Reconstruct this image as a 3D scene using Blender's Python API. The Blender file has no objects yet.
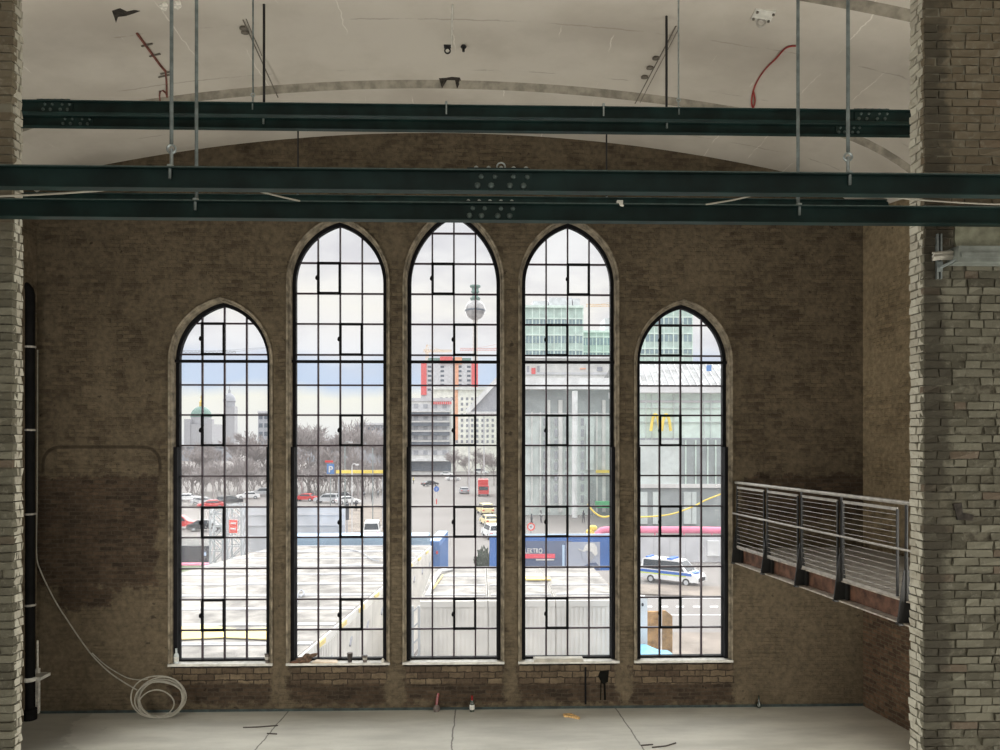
import bpy, bmesh, math, random
from math import sin, cos, pi, sqrt, radians as R
from mathutils import Vector, Matrix
from mathutils.geometry import tessellate_polygon
random.seed(7)
SC = bpy.context.scene
COL = SC.collection
# ------------------------------------------------------------------ camera geometry
F, HOR, YAW, D = 760.0, 443.0, 0.0265, 16.2
SY, CY = sin(YAW), cos(YAW)

def ray(x, y):
    u, v = (x - 500) / F, (HOR - y) / F
    return (u * CY + SY, -u * SY + CY, v)
def _w(x, y, Y):
    a = ray(x, y); t = Y / a[1]
    return (a[0] * t, Y, a[2] * t)
ZC = -_w(250, 711.5, D)[2]            # camera height above the hall floor
ZG = ZC - 11.2                         # street level outside
def W(x, y, Y):                        # where the sight line of pixel (x, y) meets the plane at distance Y
    p = _w(x, y, Y); return Vector((p[0], Y, p[2] + ZC))
def G(x, y, Z=None):                   # ... and where it meets the horizontal plane Z
    Z = ZG if Z is None else Z
    a = ray(x, y); t = (Z - ZC) / a[2]
    return Vector((a[0] * t, a[1] * t, Z))

# ------------------------------------------------------------------ objects
def tag(o, label=None, cat=None, group=None, kind=None):
    if label: o['label'] = label
    if cat: o['category'] = cat
    if group: o['group'] = group
    if kind: o['kind'] = kind
    return o
def accloc(o):
    v = Vector((0, 0, 0))
    while o is not None:
        v += o.location; o = o.parent
    return v
def thing(name, label, cat, loc=(0, 0, 0), group=None, kind=None, rz=0):
    o = bpy.data.objects.new(name, None); COL.objects.link(o)
    o.empty_display_size = .2
    o.location = loc; o.rotation_euler = (0, 0, rz)
    return tag(o, label, cat, group, kind)
def copy_tree(o, parent=None):
    c = o.copy(); COL.objects.link(c)
    if parent is not None: c.parent = parent
    for ch in list(o.children): copy_tree(ch, c)
    return c

class MB:
    def __init__(s): s.v = []; s.f = []; s.m = []; s.mi = 0
    def add(s, vs, fs):
        n = len(s.v); s.v += [tuple(p) for p in vs]
        s.f += [tuple(n + i for i in f) for f in fs]; s.m += [s.mi] * len(fs); return s
    def box(s, x0, x1, y0, y1, z0, z1):
        vs = [(x, y, z) for z in (z0, z1) for y in (y0, y1) for x in (x0, x1)]
        return s.add(vs, [(0, 2, 3, 1), (4, 5, 7, 6), (0, 1, 5, 4), (2, 6, 7, 3), (0, 4, 6, 2), (1, 3, 7, 5)])
    def cbox(s, c, sx, sy, sz):
        return s.box(c[0]-sx/2, c[0]+sx/2, c[1]-sy/2, c[1]+sy/2, c[2]-sz/2, c[2]+sz/2)
    def bar(s, p, q, w, h, up=(0, 0, 1)):            # rectangular bar from p to q
        p, q = Vector(p), Vector(q); d = (q - p).normalized(); u = Vector(up)
        if abs(d.dot(u)) > .99: u = Vector((0, 1, 0))
        a = d.cross(u).normalized() * (w / 2); b = a.cross(d).normalized() * (h / 2)
        vs = [e + sa * a + sb * b for e in (p, q) for sa, sb in ((-1, -1), (1, -1), (1, 1), (-1, 1))]
        return s.add(vs, [(3, 2, 1, 0), (4, 5, 6, 7), (0, 1, 5, 4), (1, 2, 6, 5), (2, 3, 7, 6), (3, 0, 4, 7)])
    def tube(s, pts, r, n=8, closed=False):
        pts = [Vector(p) for p in pts]; N = len(pts)
        rr = r if isinstance(r, (list, tuple)) else [r] * N
        vs = []; pa = None
        for i, p in enumerate(pts):
            if closed: d = pts[(i+1) % N] - pts[i-1]
            else: d = pts[min(i+1, N-1)] - pts[max(i-1, 0)]
            d = d.normalized() if d.length > 1e-9 else Vector((0, 0, 1))
            if pa is None:
                u = Vector((0, 0, 1)) if abs(d.z) < .9 else Vector((1, 0, 0))
                pa = d.cross(u).normalized()
            pa = pa - d * pa.dot(d)
            pa = pa.normalized() if pa.length > 1e-6 else d.orthogonal().normalized()
            b = d.cross(pa)
            vs += [p + (pa * cos(2*pi*k/n) + b * sin(2*pi*k/n)) * rr[i] for k in range(n)]
        fs = []
        for i in range(N if closed else N - 1):
            j = (i + 1) % N
            fs += [(i*n+k, i*n+(k+1) % n, j*n+(k+1) % n, j*n+k) for k in range(n)]
        if not closed: fs += [tuple(range(n))[::-1], tuple((N-1)*n + k for k in range(n))]
        return s.add(vs, fs)
    def lathe(s, c, prof, n=16):                     # prof: (radius, z) upward
        pts = []; c = Vector(c)
        for r, z in prof: pts += [(c.x + r*cos(2*pi*k/n), c.y + r*sin(2*pi*k/n), c.z + z) for k in range(n)]
        m = len(prof)
        fs = [(i*n+k, i*n+(k+1) % n, (i+1)*n+(k+1) % n, (i+1)*n+k) for i in range(m-1) for k in range(n)]
        fs += [tuple(range(n))[::-1], tuple((m-1)*n+k for k in range(n))]
        return s.add(pts, fs)
    def prism(s, poly, a0, a1, ax='y'):              # poly in the other two axes
        def P(u, v, w): return {'y': (u, w, v), 'x': (w, u, v), 'z': (u, v, w)}[ax]
        n = len(poly)
        vs = [P(u, v, a0) for u, v in poly] + [P(u, v, a1) for u, v in poly]
        fs = [tuple(range(n))[::-1], tuple(range(n, 2*n))] + [(i, (i+1) % n, n+(i+1) % n, n+i) for i in range(n)]
        return s.add(vs, fs)
    def build(s, name, mat, parent=None, smooth=False, loc=None):
        vs = [Vector(v) for v in s.v]
        if parent is None:
            if loc is None:
                xs = [v.x for v in vs]; ys = [v.y for v in vs]; zs = [v.z for v in vs]
                loc = Vector(((min(xs)+max(xs))/2, (min(ys)+max(ys))/2, min(zs)))
            base = Vector(loc)
        else: base = accloc(parent)
        me = bpy.data.meshes.new(name)
        me.from_pydata([v - base for v in vs], [], s.f)
        for k in (mat if isinstance(mat, (list, tuple)) else [mat]): me.materials.append(k)
        if isinstance(mat, (list, tuple)): me.polygons.foreach_set('material_index', s.m)
        bm = bmesh.new(); bm.from_mesh(me)
        bmesh.ops.recalc_face_normals(bm, faces=bm.faces); bm.to_mesh(me); bm.free()
        if smooth:
            me.polygons.foreach_set('use_smooth', [True] * len(me.polygons))
            try: me.set_sharp_from_angle(angle=R(40))
            except Exception: pass
        o = bpy.data.objects.new(name, me); COL.objects.link(o)
        if parent is None: o.location = base
        else: o.parent = parent
        return o

# ------------------------------------------------------------------ materials
class NT:
    def __init__(s, name):
        s.m = bpy.data.materials.new(name); s.m.use_nodes = True
        s.t = s.m.node_tree; s.t.nodes.clear()
        s.out = s.n('ShaderNodeOutputMaterial')
    def n(s, typ, **kw):
        o = s.t.nodes.new(typ)
        for k, v in kw.items(): setattr(o, k, v)
        return o
    def L(s, a, b): s.t.links.new(a, b)
    def setin(s, node, key, val):
        i = node.inputs[key]
        if isinstance(val, bpy.types.NodeSocket): s.L(val, i)
        else: i.default_value = val
    def math(s, op, a, b=0.0, c=0.0):
        o = s.n('ShaderNodeMath', operation=op)
        s.setin(o, 0, a); s.setin(o, 1, b)
        if len(o.inputs) > 2: s.setin(o, 2, c)
        return o.outputs[0]
    def mix(s, f, a, b):
        o = s.n('ShaderNodeMix', data_type='RGBA')
        s.setin(o, 'Factor', f)
        for k, v in ((6, a), (7, b)):
            if isinstance(v, bpy.types.NodeSocket): s.L(v, o.inputs[k])
            else: o.inputs[k].default_value = (*v[:3], 1)
        return o.outputs[2]
    def noise(s, vec, scale, detail=4, rough=.55):
        o = s.n('ShaderNodeTexNoise'); o.inputs['Scale'].default_value = scale
        o.inputs['Detail'].default_value = detail; o.inputs['Roughness'].default_value = rough
        if vec is not None: s.L(vec, o.inputs['Vector'])
        return o.outputs['Fac']
    def step(s, x, lo, hi):
        o = s.n('ShaderNodeMapRange', interpolation_type='SMOOTHSTEP')
        s.setin(o, 'Value', x); s.setin(o, 'From Min', lo); s.setin(o, 'From Max', hi)
        return o.outputs[0]
    def bump(s, h, strength=.3, dist=.02):
        o = s.n('ShaderNodeBump'); o.inputs['Strength'].default_value = strength
        o.inputs['Distance'].default_value = dist; s.L(h, o.inputs['Height']); return o.outputs[0]
    def bsdf(s, col, rough=.7, metal=0, normal=None, spec=.4):
        o = s.n('ShaderNodeBsdfPrincipled')
        if isinstance(col, bpy.types.NodeSocket): s.L(col, o.inputs['Base Color'])
        else: o.inputs['Base Color'].default_value = (*col[:3], 1)
        s.setin(o, 'Roughness', rough); o.inputs['Metallic'].default_value = metal
        o.inputs['Specular IOR Level'].default_value = spec
        if normal is not None: s.L(normal, o.inputs['Normal'])
        s.L(o.outputs[0], s.out.inputs[0]); return o
    def pos(s): return s.n('ShaderNodeNewGeometry').outputs['Position']

def pm(name, col, rough=.6, metal=0, var=.12, scale=6, bump=0, spec=.4):
    t = NT(name); tc = t.n('ShaderNodeTexCoord').outputs['Object']
    nz = t.noise(tc, scale, 4)
    lo = tuple(max(0, c * (1 - 1.6 * var)) for c in col); hi = tuple(min(1, c * (1 + 1.6 * var)) for c in col)
    c = t.mix(t.step(nz, .25, .75), lo, hi)
    t.bsdf(c, rough, metal, t.bump(nz, bump, .02) if bump else None, spec)
    return t.m

def brick_wall(name, axis, c1, c2, mortar, areas=(), lines=(), plaster=(), big_areas=(), bw=.25, rh=.083, tint=(.6, 1.35), seed=0, msz=.009):
    """weathered brickwork; areas: bare brick zones (u0,u1,z0,z1); plaster: rendered zones; lines: chased grooves"""
    t = NT(name); p = t.pos()
    sp = t.n('ShaderNodeSeparateXYZ'); t.L(p, sp.inputs[0])
    u, z = sp.outputs[axis], sp.outputs[2]
    wob = t.math('MULTIPLY', t.math('SUBTRACT', t.noise(p, 5, 4, .6), .5), .085)
    cb = t.n('ShaderNodeCombineXYZ'); t.L(t.math('ADD', t.math('ADD', u, seed), t.math('MULTIPLY', t.math('SUBTRACT', t.noise(p, 7, 3), .5), .06)), cb.inputs[0]); t.L(t.math('ADD', z, wob), cb.inputs[1])
    def br(a, b, m_, ms, bw=bw, rh=rh):
        k = t.n('ShaderNodeTexBrick'); t.L(cb.outputs[0], k.inputs['Vector'])
        for nm, v in (('Color1', a), ('Color2', b), ('Mortar', m_)): k.inputs[nm].default_value = (*v, 1)
        for nm, v in (('Scale', 1), ('Mortar Size', ms), ('Mortar Smooth', .4), ('Bias', 0), ('Brick Width', bw), ('Row Height', rh)): k.inputs[nm].default_value = v
        return k
    k1 = br(c1, c2, mortar, msz)
    big = t.noise(p, .55, 5, .6); fine = t.noise(p, 9, 5, .65); mid = t.noise(p, 2.2, 5, .6)
    lime = tuple(a * .55 + b * .45 for a, b in zip(c1, mortar))
    col = t.mix(t.math('MULTIPLY', t.step(mid, .38, .60), .85), k1.outputs['Color'], lime)
    bf = k1.outputs['Fac']
    def zone(a, soft=.14):
        x0, x1, z0, z1 = a
        dx = t.math('SUBTRACT', t.math('ABSOLUTE', t.math('SUBTRACT', u, (x0+x1)/2)), (x1-x0)/2)
        dz = t.math('SUBTRACT', t.math('ABSOLUTE', t.math('SUBTRACT', z, (z0+z1)/2)), (z1-z0)/2)
        return t.math('ADD', t.math('MAXIMUM', dx, dz), t.math('MULTIPLY', t.math('SUBTRACT', t.noise(p, 3.5, 4, .7), .5), soft * 5))
    am = None
    for a in plaster:
        f = t.step(zone(a, .2), .12, -.12)
        col = t.mix(t.math('MULTIPLY', f, .8), col, tuple(x * 1.2 for x in lime))
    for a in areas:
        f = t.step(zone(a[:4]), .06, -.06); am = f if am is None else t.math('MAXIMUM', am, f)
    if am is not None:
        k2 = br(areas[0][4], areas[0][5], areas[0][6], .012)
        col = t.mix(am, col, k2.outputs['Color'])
    for a in big_areas:
        f = t.step(zone(a, .03), .03, -.03)
        k3 = br((.15, .115, .075), (.07, .05, .034), (.035, .027, .019), .014, .33, .133)
        col = t.mix(f, col, k3.outputs['Color'])
    for (x0, x1, z0, z1, rad, zmin) in lines:
        dx = t.math('MAXIMUM', t.math('SUBTRACT', t.math('ABSOLUTE', t.math('SUBTRACT', u, (x0+x1)/2)), (x1-x0)/2-rad), 0)
        dz = t.math('MAXIMUM', t.math('SUBTRACT', t.math('ABSOLUTE', t.math('SUBTRACT', z, (z0+z1)/2)), (z1-z0)/2-rad), 0)
        dd = t.math('ABSOLUTE', t.math('SUBTRACT', t.math('SQRT', t.math('ADD', t.math('MULTIPLY', dx, dx), t.math('MULTIPLY', dz, dz))), rad))
        col = t.mix(t.math('MULTIPLY', t.math('MULTIPLY', t.step(dd, .045, .02), t.step(z, zmin - .1, zmin + .1)), .7), col, tuple(x * .35 for x in c2))
    val = t.math('ADD', t.math('MULTIPLY', big, tint[1] - tint[0]), tint[0])
    val = t.math('MULTIPLY', val, t.math('ADD', .22, t.math('MULTIPLY', fine, 1.6)))
    hole = t.step(t.noise(p, 5.2, 3, .6), .33, .25)
    val = t.math('MULTIPLY', val, t.math('SUBTRACT', 1, t.math('MULTIPLY', hole, .6)))
    mx = t.n('ShaderNodeMix', data_type='RGBA', blend_type='MULTIPLY'); mx.inputs['Factor'].default_value = 1
    t.L(col, mx.inputs[6]); cv = t.n('ShaderNodeCombineXYZ')
    for i in range(3): t.L(val, cv.inputs[i])
    t.L(cv.outputs[0], mx.inputs[7])
    h = t.math('ADD', t.math('MULTIPLY', bf, t.math('MULTIPLY', t.step(mid, .62, .36), -.9)), t.math('MULTIPLY', fine, 1.2))
    t.bsdf(mx.outputs[2], .92, 0, t.bump(h, 1.0, .02), .15)
    return t.m

M = {}
M['steel'] = pm('dark_green_painted_steel', (.0055, .0165, .0150), .5, 0, .3, 3, .05, .2)
M['rivet'] = pm('worn_green_steel', (.06, .085, .08), .45, .2, .2, 20)
M['galv'] = pm('galvanised_steel', (.32, .36, .36), .38, .7, .15, 12)
M['rodsteel'] = pm('weathered_rod_steel', (.16, .19, .19), .45, .5, .25, 8)
M['blacksteel'] = pm('black_steel', (.012, .012, .013), .5, 0, .2, 5)
M['bars'] = pm('window_bar_steel', (.03, .017, .025), .5, 0, .2, 5)
M['frame'] = pm('window_frame_steel', (.006, .006, .007), .7, 0, .2, 5, 0, .1)
M['stone'] = pm('plastered_window_moulding', (.205, .175, .13), .9, 0, .35, 6, .5, .2)
M['sill'] = pm('pale_window_sill', (.55, .54, .50), .7, 0, .15, 7, .1)
M['rail'] = pm('railing_grey_steel', (.36, .34, .31), .45, .3, .15, 9)
M['raildark'] = pm('railing_dark_steel', (.012, .012, .011), .55, 0, .2, 9)
M['rust'] = pm('rusty_girder_web', (.11, .055, .035), .85, 0, .35, 6, .2)
M['flange'] = pm('light_painted_girder_flange', (.40, .36, .31), .6, .1, .25, 8, .1)  # pale tone: window light on the flange tops put into the colour
M['cast_pipe'] = pm('black_drain_pipe', (.006, .006, .006), .7, 0, .2, 5, 0, .08)
M['plastic_white'] = pm('aged_white_plastic', (.58, .57, .52), .5, 0, .1, 8)
M['cable_grey'] = pm('pale_grey_cable', (.30, .285, .24), .5, 0, .12, 8)
M['cable_red'] = pm('red_cable', (.28, .035, .03), .5, 0, .2, 8)
M['rustred'] = pm('rusty_red_conduit', (.17, .06, .045), .8, 0, .3, 12)
M['hole'] = pm('dark_broken_cavity', (.03, .025, .02), .95, 0, .4, 20, .5)
M['plate'] = pm('chipped_white_plaster', (.62, .60, .54), .9, 0, .2, 18, .4)
M['strip'] = pm('dark_conduit_strip', (.13, .115, .095), .7, 0, .2, 10)
M['paint_red'] = pm('bottle_red_neck', (.18, .008, .01), .35, 0, .2, 10)
M['bottle'] = pm('dark_bottle_glass', (.03, .04, .03), .15, 0, .2, 10, 0, .6)
M['paper'] = pm('pale_paper_label', (.6, .6, .56), .8, 0, .2, 14)
M['cup'] = pm('grey_brown_paper_cup', (.12, .10, .09), .6, 0, .25, 20)
M['cupd'] = pm('dark_coffee_cup', (.035, .028, .026), .5, 0, .25, 20)
M['clearplastic'] = pm('cloudy_clear_plastic', (.5, .54, .55), .2, 0, .2, 18)
M['crumple'] = pm('crumpled_brown_paper', (.12, .075, .05), .9, 0, .4, 14, .8)
M['board'] = pm('weathered_board', (.42, .40, .35), .8, 0, .15, 6, .1)
M['cardboard'] = pm('pale_cardboard', (.62, .52, .40), .85, 0, .15, 6)
M['leaf'] = pm('dry_leaf', (.62, .40, .17), .8, 0, .3, 20)
M['twig'] = pm('dark_twig', (.06, .05, .045), .8, 0, .2, 20)
M['tray'] = pm('grey_cable_duct', (.2, .22, .2), .5, .3, .15, 8)
M['base_green'] = pm('dark_green_wall_foot', (.03, .042, .04), .8, 0, .3, 5)
# outdoors
def om(k, c, r=.7, var=.08, scale=.6): M[k] = pm(k, c, r, 0, var, scale, 0, .25)
om('white_render', (.66, .65, .63)); om('pale_grey', (.58, .58, .60)); om('mid_grey', (.36, .37, .40)); om('dark_glass', (.13, .15, .18), .3)
om('hotel_white', (.80, .77, .71)); om('hotel_window', (.28, .28, .31), .3); om('red_panel', (.72, .13, .13)); om('orange_panel', (.80, .40, .25))
om('mint_glass', (.47, .59, .535), .3); om('mint_frame', (.68, .80, .73)); om('mint_window', (.24, .33, .36), .25); om('hall_glass', (.60, .65, .63), .3)
om('hall_dark', (.33, .36, .36), .4); om('copper_green', (.17, .27, .235)); om('dome_stone', (.40, .40, .42)); om('gold', (.7, .5, .12), .3)
om('ball_steel', (.38, .37, .37), .28, .25, .12); om('tower_concrete', (.66, .62, .58)); om('bark', (.32, .285, .275)); om('crane_red', (.72, .38, .36))
om('crane_yellow', (.80, .55, .30)); om('container_white', (.77, .745, .70), .6, .1, .5); om('container_roof', (.295, .275, .25), .8, .30, .9)
om('container_yellow', (.78, .62, .25)); om('container_blue', (.10, .22, .48)); om('blue_light', (.42, .55, .72)); om('banner_blue', (.055, .15, .42)); om('banner_dark', (.10, .13, .22))
om('banner_grey', (.36, .39, .47)); om('banner_red', (.75, .10, .14)); om('white_paint', (.72, .72, .72)); om('pipe_pink', (.85, .25, .37)); om('yellow', (.86, .66, .12))
om('car_white', (.82, .82, .82), .3); om('car_black', (.03, .03, .035), .3); om('car_grey', (.30, .31, .33), .3); om('car_red', (.62, .05, .05), .3); om('car_silver', (.55, .56, .58), .3)
om('car_taxi', (.84, .72, .40), .3); om('car_glass', (.05, .06, .07), .15); om('tyre', (.025, .025, .025), .8); om('police_blue', (.06, .17, .55), .4); om('police_lime', (.65, .78, .15), .4)
om('lamp_red', (.7, .05, .05), .3); om('truss', (.46, .48, .50), .4); om('board_black', (.055, .06, .07)); om('grass', (.09, .115, .05)); om('brown_wood', (.50, .29, .11), .8, .25, 3)
om('tarp_blue', (.20, .50, .80), .5, .25, 1.5); om('skin', (.5, .33, .25)); om('cloth_dark', (.05, .05, .06)); om('cloth_light', (.6, .6, .6)); om('vest', (.8, .7, .1)); om('green_sign', (.12, .48, .22))
om('hoarding', (.60, .60, .62)); om('roof_glass', (.22, .225, .225), .5, .3, .35); om('slate_blue', (.27, .37, .47)); om('leaf_dark', (.06, .08, .05)); om('barrier_red', (.8, .12, .10))

def glass_mat():
    t = NT('haze_veil_window_glass')
    tr = t.n('ShaderNodeBsdfTransparent'); tr.inputs[0].default_value = (.97, .98, .98, 1)
    gl = t.n('ShaderNodeBsdfGlossy'); gl.inputs['Roughness'].default_value = .06; gl.inputs[0].default_value = (.9, .9, .9, 1)
    tl = t.n('ShaderNodeBsdfTranslucent'); tl.inputs[0].default_value = (.85, .85, .87, 1)  # translucent veil in the panes stands in for the haze outdoors
    nz = t.noise(t.pos(), 2.5, 5, .7)
    m1 = t.n('ShaderNodeMixShader'); t.L(t.math('ADD', .008, t.math('MULTIPLY', nz, .04)), m1.inputs[0]); t.L(tr.outputs[0], m1.inputs[1]); t.L(tl.outputs[0], m1.inputs[2])
    m2 = t.n('ShaderNodeMixShader'); m2.inputs[0].default_value = .004; t.L(m1.outputs[0], m2.inputs[1]); t.L(gl.outputs[0], m2.inputs[2])
    t.L(m2.outputs[0], t.out.inputs[0]); return t.m
M['glass'] = glass_mat()

def concrete_floor():
    t = NT('worn_concrete_floor'); p = t.pos()
    sp = t.n('ShaderNodeSeparateXYZ'); t.L(p, sp.inputs[0])
    st = t.n('ShaderNodeMapping'); st.inputs['Scale'].default_value = (.35, 1.3, 1); t.L(p, st.inputs[0])
    a = t.noise(st.outputs[0], 1.4, 6, .6); b = t.noise(p, 14, 4, .6)
    c = t.mix(t.step(a, .3, .7), (.40, .39, .345), (.54, .53, .47))
    c = t.mix(t.math('MULTIPLY', t.step(b, .55, .8), .35), c, (.34, .33, .29))
    wet = t.step(t.math('ADD', sp.outputs[0], t.math('MULTIPLY', t.noise(p, 1.3, 4, .6), 3.0)), -6.3, -6.5)
    c = t.mix(t.math('MULTIPLY', wet, .35), c, (.17, .165, .14))
    wob = t.math('MULTIPLY', t.math('SUBTRACT', t.noise(p, 2.5, 4, .6), .5), .09)
    for x, slope in ((-4.05, .30), (-.52, .02), (2.90, -.35)):
        e = t.math('ADD', t.math('SUBTRACT', sp.outputs[0], x), t.math('MULTIPLY', t.math('SUBTRACT', sp.outputs[1], D), slope * -.18))
        d = t.math('ABSOLUTE', t.math('ADD', e, wob))
        c = t.mix(t.math('MULTIPLY', t.step(d, .02, .008), .75), c, (.07, .065, .055))
    t.bsdf(c, t.math('ADD', .5, t.math('MULTIPLY', a, .35)), 0, t.bump(b, .12, .01), .35)
    return t.m
M['floor'] = concrete_floor()

def vault_mat():
    t = NT('whitewashed_vault_plaster'); p = t.pos()
    st = t.n('ShaderNodeMapping'); st.inputs['Scale'].default_value = (1, .25, 1); t.L(p, st.inputs[0])
    a = t.noise(p, .6, 5, .6); b = t.noise(p, 16, 5, .65)
    sp = t.n('ShaderNodeSeparateXYZ'); t.L(p, sp.inputs[0])
    wob = t.math('MULTIPLY', t.math('SUBTRACT', t.noise(p, 3, 3), .5), .12)
    fr = t.math('FRACT', t.math('MULTIPLY', t.math('ADD', sp.outputs[0], wob), 1.15))
    ln = t.math('MULTIPLY', t.step(t.math('ABSOLUTE', t.math('SUBTRACT', fr, .5)), .016, .006), t.step(t.noise(st.outputs[0], 2.2, 3, .6), .53, .62))
    c = t.mix(t.step(a, .3, .7), (.415, .38, .33), (.50, .467, .412))
    c = t.mix(t.math('MULTIPLY', ln, .8), c, (.66, .63, .57))
    fy = t.math('FRACT', t.math('MULTIPLY', t.math('ADD', sp.outputs[1], wob), .62))
    ly = t.math('MULTIPLY', t.step(t.math('ABSOLUTE', t.math('SUBTRACT', fy, .5)), .014, .005), t.step(t.noise(p, 1.1, 4, .6), .48, .58))
    c = t.mix(t.math('MULTIPLY', ly, .55), c, (.26, .235, .2))
    c = t.mix(t.math('MULTIPLY', t.step(b, .68, .8), .3), c, (.4, .36, .3))
    t.bsdf(c, .9, 0, t.bump(t.math('ADD', t.math('MULTIPLY', b, .4), ln), .25, .01), .15)
    return t.m
M['vault'] = vault_mat()
M['step'] = pm('shade_grey_vault_step', (.25, .23, .19), .9, 0, .2, 5, .2, .15)  # shade on the vault steps is put into this grey

def pier_mats():
    t = NT('weathered_pier_brick'); p = t.pos()
    g = t.n('ShaderNodeNewGeometry'); rnd = g.outputs['Random Per Island']
    sp = t.n('ShaderNodeSeparateXYZ'); t.L(p, sp.inputs[0])
    fine = t.noise(p, 14, 5, .7); mid = t.noise(p, 2.0, 4, .6)
    c = t.mix(rnd, (.165, .158, .12), (.062, .057, .041))
    c = t.mix(t.step(rnd, .93, .96), c, (.12, .095, .07))
    hb = t.math('MULTIPLY', t.step(t.math('ADD', sp.outputs[2], t.math('MULTIPLY', mid, 1.2)), ZC + 2.0, ZC + 3.0), .6)
    c = t.mix(hb, c, (.145, .112, .073))
    c = t.mix(t.math('MULTIPLY', t.step(fine, .5, .75), .5), c, (.27, .26, .21))
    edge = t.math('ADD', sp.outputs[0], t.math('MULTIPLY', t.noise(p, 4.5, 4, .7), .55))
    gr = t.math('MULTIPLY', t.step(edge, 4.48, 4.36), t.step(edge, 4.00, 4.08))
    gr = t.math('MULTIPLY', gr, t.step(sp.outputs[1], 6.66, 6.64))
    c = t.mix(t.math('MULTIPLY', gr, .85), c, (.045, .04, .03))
    mild = t.step(t.noise(p, 1.1, 4, .65), .55, .68)
    c = t.mix(t.math('MULTIPLY', mild, .45), c, (.12, .105, .075))
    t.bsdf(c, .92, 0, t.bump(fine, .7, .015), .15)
    m = NT('pier_mortar'); q = m.pos(); f2 = m.noise(q, 12, 4, .7); s2 = m.n('ShaderNodeSeparateXYZ'); m.L(q, s2.inputs[0])
    hb2 = m.step(m.math('ADD', s2.outputs[2], m.noise(q, 1.5, 3)), ZC + 1.6, ZC + 2.9)
    cc = m.mix(m.step(f2, .35, .65), (.06, .053, .04), (.13, .122, .092))
    cc = m.mix(m.math('MULTIPLY', hb2, .8), cc, (.21, .195, .15))
    m.bsdf(cc, .95, 0, m.bump(f2, .6, .015), .1)
    return t.m, m.m
M['pier'], M['mortar'] = pier_mats()
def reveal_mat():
    t = NT('light_painted_reveal_brick'); p = t.pos(); rnd = t.n('ShaderNodeNewGeometry').outputs['Random Per Island']  # paler than the pier brick: window light put into the colour
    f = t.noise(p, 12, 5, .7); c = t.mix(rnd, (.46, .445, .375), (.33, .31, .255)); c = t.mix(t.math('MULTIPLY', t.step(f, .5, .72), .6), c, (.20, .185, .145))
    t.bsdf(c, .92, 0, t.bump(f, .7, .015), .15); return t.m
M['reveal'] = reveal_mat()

# ------------------------------------------------------------------ shell of the hall
XL, XR = W(37, 600, D).x, W(863, 600, D).x
XM, RV = W(447, 133, D).x, 34.6
ZA = W(447, 133, D).z                                   # crown of the vault at the window wall
STEP1, STEP2 = 14.15, 10.75
def vault_z(X, Y):
    dx = abs(X - XM)
    z = ZA - dx*dx/(2*RV) - (max(0, dx - 7.2)**2) * .14
    return z + (.14 if Y < STEP1 else 0) + (.16 if Y < STEP2 else 0)
GR = .13                                                # the right wall opens towards us
def xright(Y): return XR + (D - Y) * GR

WIN = []   # glass left px, right px, crown px, springing px, vents (column, top px)
for (xl, xr, yt, vents) in (
    (180.3, 269.0, 306.5, [(1, 323.6), (1, 415), (1, 507), (1, 599.5)]),
    (296.3, 384.3, 226.5, [(1, 262.6), (2, 323.6), (2, 415), (2, 507), (2, 599.5)]),
    (410.8, 497.0, 216.5, [(1, 262.6), (2, 323.6), (2, 415), (2, 507), (2, 599.5)]),
    (524.6, 610.3, 227.5, [(2, 262.6), (1, 323.6), (1, 415), (1, 507), (1, 599.5)]),
    (638.5, 722.0, 308.5, [(1, 323.6), (1, 415), (1, 507), (1, 599.5)])):
    YG = D + .25
    a, b = W(xl, 500, YG).x, W(xr, 500, YG).x
    WIN.append(dict(cx=(a+b)/2, a=(b-a)/2, yt=yt, vents=vents))
YG = D + .25
def Zp(y, x=225): return W(x, y, YG).z
ZS = Zp(659.5)
ROWS = [Zp(v) for v in (630, 599.5, 568.5, 537.5, 507, 476, 445.5, 415, 385, 354.6, 323.6, 293.2, 262.6, 232)]
ZBAR = Zp(361.8)
for k, w in enumerate(WIN):
    xc = 500 + 0
    w['za'] = W(225 if k < 1 else (340, 454, 567, 680)[k-1], w['yt'], YG).z
    w['zs'] = ZBAR if k in (0, 4) else Zp(284)
    rise = w['za'] - w['zs']; a = w['a']
    w['r'] = (a*a + rise*rise) / (2*a)
def outline(w, off, n=18, z0=None):
    a, r, cx, zs = w['a'], w['r'], w['cx'], w['zs']; z0 = ZS if z0 is None else z0
    e = r - a; rr = r + off; th = math.acos(min(1, e / rr))
    right = [(cx - e + rr*cos(th*i/n), zs + rr*sin(th*i/n)) for i in range(n+1)]
    left = [(2*cx - x, z) for x, z in right]
    return [(cx - a - off, z0)] + left + right[::-1][1:] + [(cx + a + off, z0)]
def half_width(w, z):
    if z <= w['zs']: return w['a']
    e = w['r'] - w['a']; q = w['r']**2 - (z - w['zs'])**2
    return max(0, sqrt(max(0, q)) - e)
def height_at(w, x):
    e = w['r'] - w['a']; q = w['r']**2 - (abs(x - w['cx']) + e)**2
    return w['zs'] + sqrt(max(0, q))
def sweep(w, prof, closed=True):
    mb = MB(); loops = [[(x, y, z) for x, z in outline(w, off)] for off, y in prof]
    n = len(loops[0]); m = len(prof)
    vs = [p for l in loops for p in l]
    fs = [(i*n+k, i*n+k+1, ((i+1) % m)*n+k+1, ((i+1) % m)*n+k) for i in range(m if closed else m-1) for k in range(n-1)]
    if closed: fs += [tuple(i*n for i in range(m)), tuple(i*n+n-1 for i in range(m))[::-1]]
    return mb.add(vs, fs)

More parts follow.
